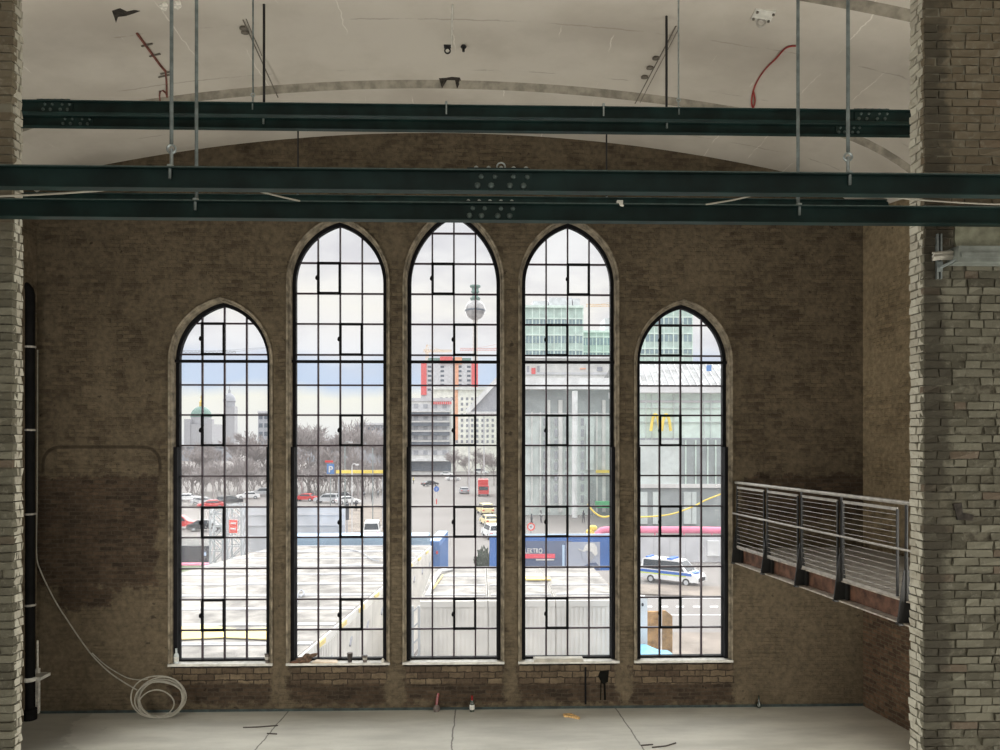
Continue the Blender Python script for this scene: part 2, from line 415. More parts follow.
# back wall with the five lancet openings
def back_wall():
    T = .55; HO = .115
    N = 60
    outer = [(XL - .4, -.02)] + [(XR + .5, -.02)]
    outer += [(XR + .5 - (XR - XL + .9) * i / N, vault_z(XR + .5 - (XR - XL + .9) * i / N, D) + .25) for i in range(N + 1)]
    loops = [outer] + [outline(w, HO, z0=ZS - .1)[::-1] for w in WIN]
    flat = [p for l in loops for p in l]; n = len(flat)
    tris = tessellate_polygon([[Vector((x, z, 0)) for x, z in l] for l in loops])
    vs = [(x, D, z) for x, z in flat] + [(x, D + T, z) for x, z in flat]
    fs = [tuple(t) for t in tris] + [tuple(i + n for i in t[::-1]) for t in tris]
    s = 0
    for l in loops:
        m = len(l); fs += [(s+i, s+(i+1) % m, n+s+(i+1) % m, n+s+i) for i in range(m)]; s += m
    mb = MB(); mb.add(vs, fs)
    def A(x0, x1, y0, y1): return (W(x0, 500, D).x, W(x1, 500, D).x, W(x0, y1, D).z, W(x0, y0, D).z)
    bare = ((.070, .048, .031), (.032, .023, .016), (.056, .045, .032))
    ar = [A(20, 158, 477, 588) + bare]
    for x0, x1 in ((170, 270), (289, 384), (405, 503), (519, 617), (633, 732)): ar.append(A(x0, x1, 666, 704))
    ar.append(A(742, 880, 475, 520)); ar.append(A(60, 110, 585, 608))
    mat = brick_wall('back_wall_brick', 0, (.108, .085, .055), (.056, .042, .027), (.082, .066, .045),
                     areas=ar, lines=[A(43, 160, 447, 640) + (.35, W(0, 474, D).z)], big_areas=[A(x0, x1, 664, 684) for x0, x1 in ((172, 271), (291, 386), (406, 502), (519, 615), (634, 734))], plaster=[A(20, 180, 600, 705), A(735, 870, 560, 720), A(272, 288, 380, 700), A(386, 404, 560, 700), A(503, 519, 560, 700), A(618, 632, 560, 700)])
    o = mb.build('wall_back', mat)
    return tag(o, 'dark weathered brick gable wall pierced by five pointed windows', 'wall', None, 'structure')
back_wall()
# side walls, floor, ceiling
mb = MB(); mb.box(XL - .4, XL, -14, D + .5, -.02, vault_z(XL, 9) + .25)
tag(mb.build('wall_left', brick_wall('left_wall_brick', 1, (.11, .085, .055), (.07, .053, .033), (.10, .08, .055), seed=3)),
    'brick side wall behind the black drain pipe', 'wall', None, 'structure')
mb = MB(); p = [(xright(D + .5), D + .5), (xright(-5), -5), (xright(-5), -14), (xright(-5) + .4, -14), (xright(D + .5) + .4, D + .5)]
mb.prism(p, -.02, W(863, 203, D).z + .1, 'z')
zb = W(863, 480, D).z
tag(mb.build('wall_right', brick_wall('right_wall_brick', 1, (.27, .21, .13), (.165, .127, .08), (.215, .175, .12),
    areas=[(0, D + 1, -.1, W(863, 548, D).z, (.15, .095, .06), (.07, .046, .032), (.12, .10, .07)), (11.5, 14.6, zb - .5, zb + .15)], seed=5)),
    'brown brick side wall behind the steel walkway', 'wall', None, 'structure')
mb = MB(); mb.box(XL - .4, xright(-5) + .4, -14, D + .02, -.3, 0)
tag(mb.build('floor', M['floor'], loc=(0, 0, 0)), 'grey concrete hall floor with thin cracks', 'floor', None, 'structure')
mb = MB(); mb.box(XL, XR, D - .012, D + .002, 0, .055)
tag(mb.build('wall_foot_strip', M['base_green']), 'dark green strip along the foot of the window wall', 'baseboard', None, 'structure')  # thin dark green strip where wall meets floor
def vault():
    mb = MB(); x0, x1 = XL - .4, xright(-5) + .4; N = 72
    xs = [x0 + (x1 - x0) * i / N for i in range(N + 1)]
    ys = [-14, 2, STEP2 - .02, STEP2 + .02, STEP1 - .02, STEP1 + .02, D + .3]
    ye = [0, 0, 0, STEP2, STEP2, STEP1, STEP1]
    low = []; top = []
    for j, y in enumerate(ys):
        yy = y
        low += [(x, y, vault_z(x, yy)) for x in xs]
    n = N + 1; m = len(ys)
    top = [(x, y, z + .3) for x, y, z in low]
    o = len(low); fs = []
    mi = []
    for j in range(m - 1):
        for i in range(N):
            a = j*n + i; q = (a, a+1, a+1+n, a+n)
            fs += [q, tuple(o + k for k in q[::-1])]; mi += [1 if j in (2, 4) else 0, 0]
    for j in range(m - 1):
        fs += [(j*n, (j+1)*n, o+(j+1)*n, o+j*n), (j*n+N, o+j*n+N, o+(j+1)*n+N, (j+1)*n+N)]
    for i in range(N):
        fs += [(i, o+i, o+i+1, i+1), ((m-1)*n+i, (m-1)*n+i+1, o+(m-1)*n+i+1, o+(m-1)*n+i)]
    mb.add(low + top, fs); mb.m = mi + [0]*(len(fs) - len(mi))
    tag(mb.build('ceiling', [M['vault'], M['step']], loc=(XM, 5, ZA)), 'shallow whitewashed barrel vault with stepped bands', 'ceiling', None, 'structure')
vault()

# ------------------------------------------------------------------ windows
def window(k, w, label):
    cx, a = w['cx'], w['a']
    root = thing('window_%d' % (k+1), label, 'window', (cx, D + .1, ZS - .1), None, 'structure')
    rim = [(.150, D + .02), (.150, D - .03), (.132, D - .042), (.112, D - .03), (.106, D + .0), (.10, D + .008), (.092, D - .002), (.078, D + .012), (.065, D + .15), (.055, D + .24), (.150, D + .24)]
    sweep(w, rim).build('moulding', M['stone'], root)
    fr = sweep(w, [(.068, D + .17), (-.012, D + .17), (-.012, D + .30), (.068, D + .30)])
    fr.box(cx - a - .07, cx + a + .07, D + .17, D + .30, ZS - .01, ZS + .03)
    fr.build('window_frame', M['frame'], root)
    g = MB(); g.prism(outline(w, .0), D + .255, D + .262); g.build('glass', M['glass'], root)
    bars = MB(); b = .017
    for i in (1, 2, 3):
        x = cx - a + 2*a*i/4; bars.box(x - b, x + b, D + .225, D + .285, ZS, height_at(w, x) + .01)
    for z in ROWS:
        hw = half_width(w, z)
        if z < w['za'] - .2 and hw > .1: bars.box(cx - hw, cx + hw, D + .225, D + .285, z - b, z + b)
    bars.build('glazing_bars', M['bars'], root)
    cb = MB(); cb.box(cx - a - .12, cx + a + .12, D + .12, D + .2, ZBAR - .03, ZBAR + .03)
    for s in (-1, 1): cb.cbox((cx + s*(a + .13), D + .10, ZBAR), .07, .10, .10)
    cb.build('cross_bar', M['frame'], root)
    for s in (-1, 1):
        j = MB(); j.box(*(sorted((cx + s*(a - .005), cx + s*(a + .10)))), D + .06, D + .17, ZS, Zp(447)); j.build('jamb_rail', M['frame'], root)
    for c, yt in w['vents']:
        z1 = min(ROWS, key=lambda z: abs(z - Zp(yt))); z0 = max(z for z in ROWS if z < z1 - .3) if z1 > ROWS[0] + .1 else ZS
        x0, x1 = cx - a + 2*a*c/4, cx - a + 2*a*(c+1)/4
        v = MB(); t = .032; y0, y1 = D + .195, D + .245
        v.box(x0 - t*.6, x0 + t, y0, y1, z0 - t*.6, z1 + t*.6); v.box(x1 - t, x1 + t*.6, y0, y1, z0 - t*.6, z1 + t*.6)
        v.box(x0, x1, y0, y1, z0 - t*.6, z0 + t); v.box(x0, x1, y0, y1, z1 - t, z1 + t*.6)
        vo = v.build('vent_frame', M['frame'], root)
        h = MB(); zc = (z0+z1)/2; h.lathe((x0 - .02, D + .17, zc - .05), [(.01, 0), (.028, .02), (.032, .05), (.022, .08), (.008, .1)], 8); h.bar((x0 - .02, D + .2, zc), (x0 - .02, D + .16, zc), .02, .02)
        h.build('handle', M['frame'], vo)
    s = MB(); s.box(cx - a - .15, cx + a + .15, D - .045, D + .30, ZS - .062, ZS - .012); s.build('window_sill', M['sill'], root)
    return root
for k, (w, l) in enumerate(zip(WIN, (
    'short leftmost pointed window looking out on the domed church and parked cars',
    'tall pointed window with a blue parking sign and bare trees beyond its bars',
    'tallest middle pointed window framing the distant television tower',
    'tall pointed window with the blue lettered banner beyond its bars',
    'short rightmost pointed window overlooking the police van, beside the walkway'))):
    window(k, w, l)

# ------------------------------------------------------------------ brick piers
def pier(x0, x1, y0, y1, z1, label, inner, splay):
    root = thing('brick_pier', label, 'pillar', ((x0+x1)/2, (y0+y1)/2, 0), None, 'structure')
    core = MB()
    xi = x0 if inner < 0 else x1
    def xin(y): return xi + inner * -splay * 0 + (splay * (y - y0) * (-inner))*-1
    poly = [(x0 + .012, y0 + .012), (x1 - .012, y0 + .012), (x1 - .012, y1), (x0 + .012, y1)]
    core.prism(poly, 0, z1, 'z'); core.build('core', M['mortar'], root)
    bf = MB(); bv = MB(); rc = .0728; n = int(z1 / rc)
    def brk(b, ax0, ax1, ay0, ay1, az0, az1):
        j = lambda s=.008: random.uniform(-s, s)
        i0 = len(b.v); b.box(ax0, ax1, ay0, ay1, az0, az1)
        for i in range(i0, i0 + 8):
            v = b.v[i]; b.v[i] = (v[0] + j(), v[1] + j(), v[2] + j(.004))
    for c in range(n):
        z0 = c * rc; za, zb_ = z0 + .005, z0 + rc - .006
        head = (c % 2 == 0)
        bw = .25 if head is False else random.choice((.125, .25, .25))
        x = x0 - random.uniform(0, bw)
        # courses on the face towards the camera
        first = True
        edge = x0
        xs = [x0]
        q = x0 + (.12 if head else .25) + random.uniform(-.02, .02)
        while q < x1 - .06:
            xs.append(q); q += (.25 if random.random() < .72 else .125) + random.uniform(-.012, .012)
        xs.append(x1)
        for i in range(len(xs) - 1):
            o = random.uniform(-.004, .010)
            if random.random() < .015: continue
            brk(bf, xs[i] + (.006 if i else -.004), xs[i+1] - (.006 if i < len(xs) - 2 else -.004), y0 - .004 + o, y0 + .06, za, zb_)
        # courses on the inner reveal
        ys = [y0 + .03, y0 + (.095 if head else .13) + random.uniform(-.01, .01), y1]
        for i in range(2):
            o = random.uniform(-.004, .007)
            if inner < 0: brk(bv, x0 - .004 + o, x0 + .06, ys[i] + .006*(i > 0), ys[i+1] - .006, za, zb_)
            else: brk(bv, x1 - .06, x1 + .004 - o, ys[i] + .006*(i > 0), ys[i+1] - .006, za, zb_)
    bf.build('brickwork', M['pier'], root); bv.build('light_painted_reveal', M['reveal'], root)
    return root
PY0 = 6.64
pxr = W(925, 300, PY0).x; pxl = W(12, 300, PY0).x
pier(pxr, pxr + 1.25, PY0, PY0 + .24, vault_z(4.4, 6.7) + .1, 'pale weathered brick pier carrying the grey cable duct', -1, 0)
pier(pxl - 1.25, pxl, PY0, PY0 + .15, vault_z(-4.6, 6.7) + .1, 'narrow brick pier in front of the black drain pipe', 1, 0)

# ------------------------------------------------------------------ steel beams and hanger rods
def ibeam(mb, x0, x1, y, z0, h, wd, t=.012):
    mb.box(x0, x1, y - wd/2, y + wd/2, z0, z0 + t); mb.box(x0, x1, y - wd/2, y + wd/2, z0 + h - t, z0 + h)
    mb.box(x0, x1, y - .005, y + .005, z0 + t, z0 + h - t)
def bolt(root, c, r=.018):
    m = MB()
    n = 8; vs = []
    for rr, dy in ((r, 0), (r*.9, -.010), (r*.45, -.017)): vs += [(c[0]+rr*cos(2*pi*i/n), c[1]+dy, c[2]+rr*sin(2*pi*i/n)) for i in range(n)]
    fs = [(k*n+i, k*n+(i+1) % n, (k+1)*n+(i+1) % n, (k+1)*n+i) for k in range(2) for i in range(n)] + [tuple(range(2*n, 3*n))]
    m.add(vs, fs); m.build('bolt', M['rivet'], root, True)
def beam(label, x0, x1, Y, zb, h, wd, splices=(), clamps=()):
    root = thing('steel_beam', label, 'beam', ((x0+x1)/2, Y, zb), None, 'thing')
    m = MB(); ibeam(m, x0, x1, Y, zb, h, wd); m.build('girder', M['steel'], root)
    m = MB(); m.box(x0, x1, Y - wd/2 - .002, Y - wd/2 + .004, zb + h - .007, zb + h + .001); m.build('top_edge_strip', M['rivet'], root)  # lighter thin strip along the top front edge
    for xa, xb in splices:
        p = MB(); yf = Y - .005
        p.box(xa, xb, yf - .016, yf, zb + .018, zb + h - .016)
        p.box(xa - .02, xb - .02, Y - wd/2 + .006, Y + wd/2 - .006, zb + h, zb + h + .014)
        po = p.build('splice_plate', M['steel'], root)
        for r_ in (0, 1):
            for i in range(4):
                x = xa + (xb - xa) * ((.14, .36, .66, .88)[i] + (-.02 if r_ == 0 else .04)); bolt(po, (x, yf - .016, zb + h*(.28 if r_ == 0 else .70)), .025 if r_ == 0 else .020)
        for i in range(5):
            t = MB(); x = xa + (xb - xa)*(.1 + .2*i); t.lathe((x, Y - wd*.25, zb + h + .014), [(.016, 0), (.015, .01), (.006, .016)], 8); t.build('bolt', M['galv'], po, True)
    for x in clamps:
        c = MB(); c.bar((x, Y - wd/2 - .01, zb + .03), (x, Y - wd/2 - .01, zb + h + .03), .02, .012); c.cbox((x, Y - wd/2, zb + h + .02), .035, .05, .03)
        c.build('beam_clamp', M['galv'], root)
    return root
def zat(x, y, Y): return W(x, y, Y).z
Y1, Y2, Y3, Y4 = 5.75, 6.50, 11.1, 11.6
ZB1 = zat(500, 192.5, Y1); ZB2 = zat(500, 221.5, Y2)
HB1, HB2 = .160, .150
fx = lambda x, Y: W(x, 200, Y).x
b1 = beam('dark green front steel beam, the higher of the two crossing the piers', -4.9, 4.9, Y1, ZB1, HB1, .09, [(fx(470, Y1), fx(532, Y1))])
b2 = beam('dark green steel beam crossing the window tops, lower of the front pair', -5.3, 5.3, Y2, ZB2, HB2, .09, [(fx(463, Y2), fx(517, Y2))])
ZB3 = zat(500, 118.5, Y3); ZB4 = zat(500, 132.0, Y4)
xr3 = xright(Y3) - .02
b3 = beam('upper dark steel beam of the rear pair under the vault, with two clamps', XL + .01, xr3, Y3, ZB3, .175, .10, [(fx(40, Y3), fx(73, Y3)), (fx(854, Y3), fx(889, Y3))], [fx(446.5, Y3), fx(603, Y3)])
b4 = beam('lower dark steel beam of the rear pair, farther from the piers', XL + .01, xright(Y4) - .02, Y4, ZB4, .165, .10, [(fx(60, Y4), fx(93, Y4)), (fx(835, Y4), fx(861, Y4))])
Y5 = 15.35; ZB5 = zat(600, 214, Y5)
b5 = beam('dark beam close to the window wall, mostly hidden behind the front beams', XL + .01, xright(Y5) - .02, Y5, ZB5, zat(600, 198, Y5) - ZB5, .12)
# ring on the splice of the front beam
def ring(mb, c, r, t, ax='y', n=16):
    pts = []
    for k in range(n):
        a = 2*pi*k/n
        pts.append((c[0] + r*cos(a), c[1], c[2] + r*sin(a)) if ax == 'y' else (c[0], c[1] + r*cos(a), c[2] + r*sin(a)))
    mb.tube(pts, t, 6, True)
m = MB(); ring(m, (fx(501, Y1), Y1 - .01, ZB1 + HB1 + .03), .032, .006)
m.build('lifting_ring', M['galv'], b1)
m = MB(); m.cbox((fx(619, Y2), Y2 - .03, ZB2 + HB2 + .012), .05, .05, .024); m.bar((fx(619, Y2), Y2 - .05, ZB2 + HB2 + .01), (fx(620.5, Y2), Y2 - .07, ZB2 + HB2 - .03), .035, .012)
tag(m.build('white_clip', M['plastic_white']), 'small white clip on the lower front beam right of its bolted splice', 'clip')

def rod(x, Y, zb, h, r, label, mat='rodsteel', eye_px=None, top=None, below=True):
    X = W(x, 100, Y).x; zt = vault_z(X, Y) if top is None else top
    root = thing('hanger_rod', label, 'rod', (X, Y, zb + h))
    s = MB()
    if eye_px is None: s.tube([(X, Y, zb + h), (X, Y, zt + .02)], r, 8)
    else:
        ze = zat(x, eye_px, Y); er = r * 2.1
        s.tube([(X, Y, ze + er), (X, Y, zt + .02)], r, 8)
    s.build('shaft', M[mat], root, True)
    if eye_px is not None:
        e = MB(); ring(e, (X, Y, ze), er, r*.65); e.build('eye', M['galv'], root, True)
        e = MB(); e.tube([(X, Y, zb + h), (X, Y, ze)], r*.95, 8); e.build('eye_bolt', M['galv'], root, True)
    n = MB(); n.lathe((X, Y - .02, zb + h - .004), [(r*1.8, 0), (r*1.8, .02), (r, .024)], 6); n.build('nut', M['galv'], root)
    if below:
        n = MB(); n.tube([(X, Y - .028, zb + h*.45), (X, Y - .028, zb + h - .012)], r*.8, 6); n.build('threaded_end', M['rodsteel'], root)
    return root
rod(171.5, Y1, ZB1, HB1, .0145, 'thick pale hanger rod with ring joint, left end of the front upper beam', eye_px=149)
rod(848.0, Y1, ZB1, HB1, .0145, 'thick pale hanger rod with ring joint beside the right pier', eye_px=157)
rod(196.5, Y2, ZB2, HB2, .015, 'plain hanger rod of the lower front beam, right of the left ringed rod')
rod(798.0, Y2, ZB2, HB2, .015, 'plain hanger rod of the lower front beam, left of the right ringed rod')
rod(253.0, Y3, ZB3, .175, .013, 'thin ringed rod of the rear beam, left of the dark rod', eye_px=95)
rod(678.5, Y3, ZB3, .175, .013, 'thin ringed rod of the rear beam, right of the dark rod', eye_px=100, mat='galv')
rod(264.0, Y4, ZB4, .165, .020, 'dark rod with a ceiling flange, beside the slanting strip on the left vault', 'blacksteel')
rod(666.5, Y4, ZB4, .165, .020, 'dark rod with a ceiling flange, beside the slanting strip on the right vault', 'blacksteel')
rod(298.0, Y5, ZB5, zat(600, 198, Y5) - ZB5, .016, 'thin dark rod against the gable brickwork above the second window', 'blacksteel', below=False)
rod(606.5, Y5, ZB5, zat(600, 198, Y5) - ZB5, .016, 'thin dark rod against the gable brickwork above the fourth window', 'blacksteel', below=False)
# loose cables lying over the front beams
def cable(label, pts, r, mat, name='cable', n=6, cat='cable', group=None):
    m = MB(); P = [Vector(p) for p in pts]; out = []
    for i in range(len(P) - 1):
        a, b, c, d = P[max(i-1, 0)], P[i], P[i+1], P[min(i+2, len(P)-1)]
        for k in range(6):
            t = k/6; out.append(.5*((2*b) + (c - a)*t + (2*a - 5*b + 4*c - d)*t*t + (3*b - a - 3*c + d)*t**3))
    out.append(P[-1]); m.tube(out, r, n)
    return tag(m.build(name, mat, None, True), label, cat, group)
YC = 6.32
def sag(pts, Y): return [W(x, y, Y) for x, y in pts]
cable('pale flat cable strung behind the left end of the front beams', sag([(-20, 196.5), (4, 196), (50, 194), (95, 191), (131, 187)], YC), .008, M['cable_grey'])
cable('pale cable slanting between the front beams above the second window', sag([(240, 187), (262, 192), (282, 197), (300, 201)], YC), .007, M['cable_grey'])
cable('pale cable slanting between the front beams above the right gallery', sag([(706, 204.5), (735, 199.5), (762, 193)], YC), .007, M['cable_grey'])
cable('pale cable crossing the right pier between the front beams', sag([(876, 195), (910, 199), (950, 202), (988, 204), (1010, 204)], YC), .007, M['cable_grey'])

# ------------------------------------------------------------------ fittings on the vault
def on_vault(x, y, lift=.0):
    a = ray(x, y); lo, hi = 3.0, D
    f = lambda Y: ZC + a[2]*Y/a[1] - vault_z(a[0]*Y/a[1], Y)
    prev = 3.0
    Y = 3.0
    while Y < D and f(Y) < 0: Y += .02
    return Vector((a[0]*Y/a[1], Y, vault_z(a[0]*Y/a[1], Y) - lift))
def vline(label, pts, r, mat, name, cat, lift=.01):
    return cable(label, [on_vault(x, y, lift) for x, y in pts], r, mat, name, 6, cat)
vline('red cable hanging in a loose curve from the right side of the vault', [(796, 44), (786, 46), (776, 57), (765, 68), (757, 80), (753, 91), (751.5, 101), (753, 106), (755, 100), (753.5, 90)], .014, M['cable_red'], 'red_cable', 'cable', .02)
cond = thing('rusty_conduit', 'rusty red conduit with cross straps on the left side of the vault', 'conduit', on_vault(150, 50))
m = MB(); m.tube([on_vault(x, y, .015) for x, y in ((137, 32), (144, 42), (152, 53), (160, 64), (165.5, 70))], .022, 6); m.build('conduit_pipe', M['rustred'], cond, True)
m = MB(); m.tube([on_vault(x, y, .02) for x, y in ((165.5, 70), (166.5, 80), (167, 96), (166, 92), (163, 89), (160, 90), (159.5, 95), (161, 100))], .014, 6); m.build('loose_wire', M['rustred'], cond, True)
for (x, y) in ((147, 43.5), (155, 54), (166, 71.5), (164, 74.5)):
    m = MB(); m.bar(on_vault(x - 5.5, y + 1.3, .02), on_vault(x + 5.5, y - 1.3, .02), .03, .012); m.build('strap', M['strip'], cond)
m = MB(); m.bar(on_vault(243, 19, .008), on_vault(278, 97, .008), .016, .012); m.bar(on_vault(246, 18, .008), on_vault(262, 55, .008), .008, .012)
so = tag(m.build('conduit_strip', M['strip']), 'thin dark conduit strip slanting down the left vault behind the rods', 'strip')
m = MB(); m.bar(on_vault(676, 25, .008), on_vault(635, 103, .008), .016, .012); m.bar(on_vault(679, 27, .008), on_vault(640, 102, .008), .008, .012)
tag(m.build('conduit_strip', M['strip']), 'double dark conduit strip slanting down the right vault', 'strip')
for (x, y, l) in ((243.5, 26.5, 'upper small dark clip beside the left slanting strip'), (245, 30.5, 'lower small dark clip beside the left slanting strip'), (656, 56.5, 'topmost of three small dark clips on the right vault'), (650, 66.5, 'middle of three small dark clips on the right vault'), (644.5, 75.5, 'lowest of three small dark clips on the right vault')):
    m = MB(); p = on_vault(x, y); m.lathe(p - Vector((0, 0, .05)), [(.02, 0), (.05, .01), (.05, .03), (.03, .06)], 10)
    for i in range(len(m.v)): v = m.v[i]; m.v[i] = (p.x + (v[0] - p.x)*1.3, v[1], v[2])
    tag(m.build('ceiling_clip', M['strip']), l, 'clip')
# white cable with hook, iron stub, broken patch, white plate
m = MB(); m.tube([on_vault(452.5, 4, .012), on_vault(452, 25, .012), on_vault(451.5, 46, .012)], .011, 6)
tag(m.build('white_cable', M['plastic_white'], None, True), 'straight white cable clipped to the crown of the vault', 'cable')
hk = thing('ceiling_hook', 'small dark eye hook at the crown of the vault', 'hook', on_vault(447.5, 47))
p = on_vault(447.5, 46); m = MB(); m.cbox(p, .12, .10, .03); m.build('hook_plate', M['blacksteel'], hk)
m = MB(); ring(m, (p.x, p.y, p.z - .08), .045, .014); m.build('eye', M['blacksteel'], hk, True)
p = on_vault(463.5, 45); m = MB(); m.tube([p + Vector((0, 0, .02)), p - Vector((0, 0, .11))], .022, 8); m.lathe(p - Vector((0, 0, .04)), [(.05, 0), (.05, .02), (.03, .045)], 8)
tag(m.build('iron_stub', M['blacksteel']), 'short dark iron stub right of the ceiling hook', 'stub')
def patch(pts, label, mat, name, cat, t=.02, lift=0.0):
    m = MB(); lo = [on_vault(x, y) for x, y in pts]; n = len(lo)
    vs = [v + Vector((0, 0, .03)) for v in lo] + [v - Vector((0, 0, t)) for v in lo]
    m.add(vs, [tuple(range(n)), tuple(range(n, 2*n))[::-1]] + [(i, (i+1) % n, n+(i+1) % n, n+i) for i in range(n)])
    return tag(m.build(name, mat), label, cat)
patch([(439, 78), (446, 77.5), (452, 76.5), (460, 77), (461, 80.5), (457, 82), (455, 79.5), (447, 79.5), (442, 80.5)], 'ragged dark hole broken in the plaster at the vault crown', M['hole'], 'plaster_hole', 'hole', .006)
patch([(112, 10), (120, 8), (127, 11), (134, 9), (140, 10), (134, 13), (126, 15), (118, 16), (116, 22), (114, 16)], 'ragged dark break in the plaster of the left vault', M['hole'], 'plaster_hole', 'hole', .006)
patch([(159, 4), (165, 1), (168, 4), (166, 10), (162, 10)], 'white chipped plaster scrap left of the thick ringed rod', M['plate'], 'plaster_scrap', 'plaster', .012)
patch([(174, 1), (180, 0), (182, 5), (178, 9), (174, 7)], 'white chipped plaster scrap right of the thick ringed rod', M['plate'], 'plaster_scrap', 'plaster', .012)
jp = thing('mounting_plate', 'white square ceiling plate with a ring on the right vault', 'plate', on_vault(763, 14))
o = patch([(756, 8), (776, 10.5), (770, 20.5), (751, 18)], None, M['plastic_white'], 'plate', None, .02)
wl = o.location.copy(); o.parent = jp; o.location = wl - jp.location
p = on_vault(761, 18, .04); m = MB(); ring(m, p + Vector((0, 0, -.03)), .06, .018); m.build('ring', M['rail'], jp, True)
for (x, y) in ((757.5, 10), (773.5, 12), (753.5, 17), (768.5, 19)):
    p = on_vault(x, y, .03); m = MB(); m.lathe(p, [(.02, -.015), (.02, .01)], 8); m.build('screw', M['strip'], jp)

# ------------------------------------------------------------------ drain pipe, cable and coil on the left
YP = 15.85; RP = .095
pxc = W(30, 400, YP).x; zt = zat(30, 290, YP)
dp = thing('drain_pipe', 'black vertical drain pipe in the left corner with pale clamps', 'pipe', (pxc, YP, 0))
m = MB(); pts = [(pxc, YP, .02), (pxc, YP, zt - .1)] + [(pxc - .22*(1 - cos(a)), YP, zt - .1 + .22*sin(a)) for a in (R(25), R(50), R(75), R(90))] + [(pxc - .34, YP, zt + .12)]
m.tube(pts, RP, 12); m.build('pipe', M['cast_pipe'], dp, True)
for y in (347, 430, 514, 605):
    m = MB(); z = zat(30, y, YP); m.lathe((pxc, YP, z - .02), [(RP + .012, 0), (RP + .018, .02), (RP + .012, .04)], 12); m.build('clamp', M['rail'], dp)
m = MB(); z = zat(30, 679, YP); m.lathe((pxc, YP, z - .04), [(RP + .02, 0), (RP + .03, .03), (RP + .02, .08)], 12); m.box(pxc, pxc + .22, YP + .0, D + .01, z - .03, z + .03); m.build('bracket', M['plastic_white'], dp)
m = MB(); m.lathe((pxc, YP, 0), [(RP + .035, 0), (RP + .035, .22), (RP, .24)], 12); m.build('pipe_socket', M['cast_pipe'], dp)
m = MB(); xa = W(36, 690, D).x + .02; m.box(xa, xa + .07, D - .07, D, .02, zat(36, 668, D)); m.tube([(xa + .03, D - .035, zat(36, 668, D)), (xa + .03, D - .035, zat(36, 640, D))], .022, 8)
tag(m.build('cable_conduit', M['plate']), 'short pale conduit stub rising from the floor beside the drain pipe', 'conduit')
yw = D - .016
cable('pale cable running down the left corner and slanting across the wall to the coil', [W(x, y, yw) for x, y in ((37.5, 350), (37.3, 420), (37, 500), (36.5, 553), (41, 572), (52, 595), (60, 609), (66, 618), (78, 636), (92, 655), (108, 671), (122, 681), (137, 690))], .013, M['cable_grey'])
cable('second thinner cable strand sagging into the top of the coil', [W(x, y, yw - .02) for x, y in ((92, 653), (104, 664), (116, 672), (128, 678), (140, 680), (148, 679))], .010, M['cable_grey'])
cc = W(161, 698, D - .22); R0 = 24.0/46.3
coil = thing('cable_coil', 'round coil of pale cable standing against the wall foot', 'coil', (cc.x, D - .24, 0))
for k in range(7):
    m = MB(); rr = R0 * random.uniform(.70, 1.02); ox, oz = random.uniform(-.06, .06), 0; tl = random.uniform(.10, .32); sq = random.uniform(.72, .86)
    if k == 0: rr = R0*1.05; ox = 0; sq = .80
    pts = []
    for i in range(40):
        a = 2*pi*i/40; lx = rr*cos(a); lz = rr*sq*(1 + sin(a)) + .016
        pts.append((cc.x + ox + lx, D - .40 + .018*k + tl*lz*.30, lz + .01*sin(3*a + k)))
    m.tube(pts, .0135, 6, True); m.build('cable_turn', M['cable_grey'], coil, True)

# ------------------------------------------------------------------ steel walkway on the right
X0 = W(735.5, 500, D).x; GW = .0987
def wy(px):
    a = ray(px, 400); k = a[0]/a[1]; return (X0 + D*GW)/(k + GW)
def wx(Y): return X0 + (D - Y)*GW
ZR = zat(735.5, 482.5, D); ZM = zat(735.5, 513, D); ZT = zat(735.5, 547.5, D); ZBm = zat(735.5, 562, D)
YE = wy(928)
def P(Y, z, off=0): return Vector((wx(Y) + off, Y, z))
wk = thing('steel_walkway', 'steel gallery walkway with wire railing along the right wall', 'walkway', (wx(12.5), 12.5, ZBm))
m = MB(); m.bar(P(D, (ZT+ZBm)/2, .10), P(YE, (ZT+ZBm)/2, .10), .015, ZT - ZBm); m.build('girder_web', M['rust'], wk)
m = MB(); m.bar(P(D, ZT, .05), P(YE, ZT, .05), .13, .022); m.build('upper_flange', M['flange'], wk)
m = MB(); m.bar(P(D, ZBm, .02), P(YE, ZBm, .02), .19, .022); m.build('lower_flange', M['flange'], wk)
m = MB(); poly = [(wx(D) + .11, D), (xright(D), D), (xright(YE), YE), (wx(YE) + .11, YE)]; m.prism(poly, ZT - .06, ZT - .02, 'z'); m.build('deck', M['flange'], wk)
gm = MB()
for i in range(46):
    Y = D - .05 - i*(D - YE)/46; gm.bar((wx(Y) + .13, Y, ZT - .01), (xright(Y) - .02, Y, ZT - .01), .05, .02)
gm.build('deck_grating', M['rail'], wk)
m = MB(); m.tube([P(D, ZR), P(YE, ZR)], .032, 10); m.build('handrail', M['rail'], wk, True)
m = MB(); m.tube([P(D, ZM, -.075), P(YE, ZM, -.075)], .018, 8); m.build('mid_rail', M['rail'], wk, True)
PX = [737.5, 767.5, 801.5, 841.5, 906.5]
for px in PX:
    Y = wy(px); m = MB()
    m.bar(P(Y, ZT - .0, -.005), P(Y, ZR - .02, 0), .018, .06, (0, 1, 0))
    gx = wx(Y)
    m.prism([(gx - .035, ZT + .45), (gx + .03, ZT + .45), (gx + .09, ZBm), (gx - .13, ZBm - .02), (gx - .13, ZBm + .05)], Y - .012, Y + .012)
    m.box(gx - .13, gx + .10, Y - .05, Y + .05, ZBm - .02, ZBm + .01) ; m.box(gx + .05, gx + .09, Y - .10, Y + .10, ZBm, ZT)
    m.build('post', M['raildark'], wk)
PAN = [(738.5, 765.5), (769, 799.5), (804, 839.5), (845, 899.5)]
zt_, zb2 = ZR - .10, ZT + .045
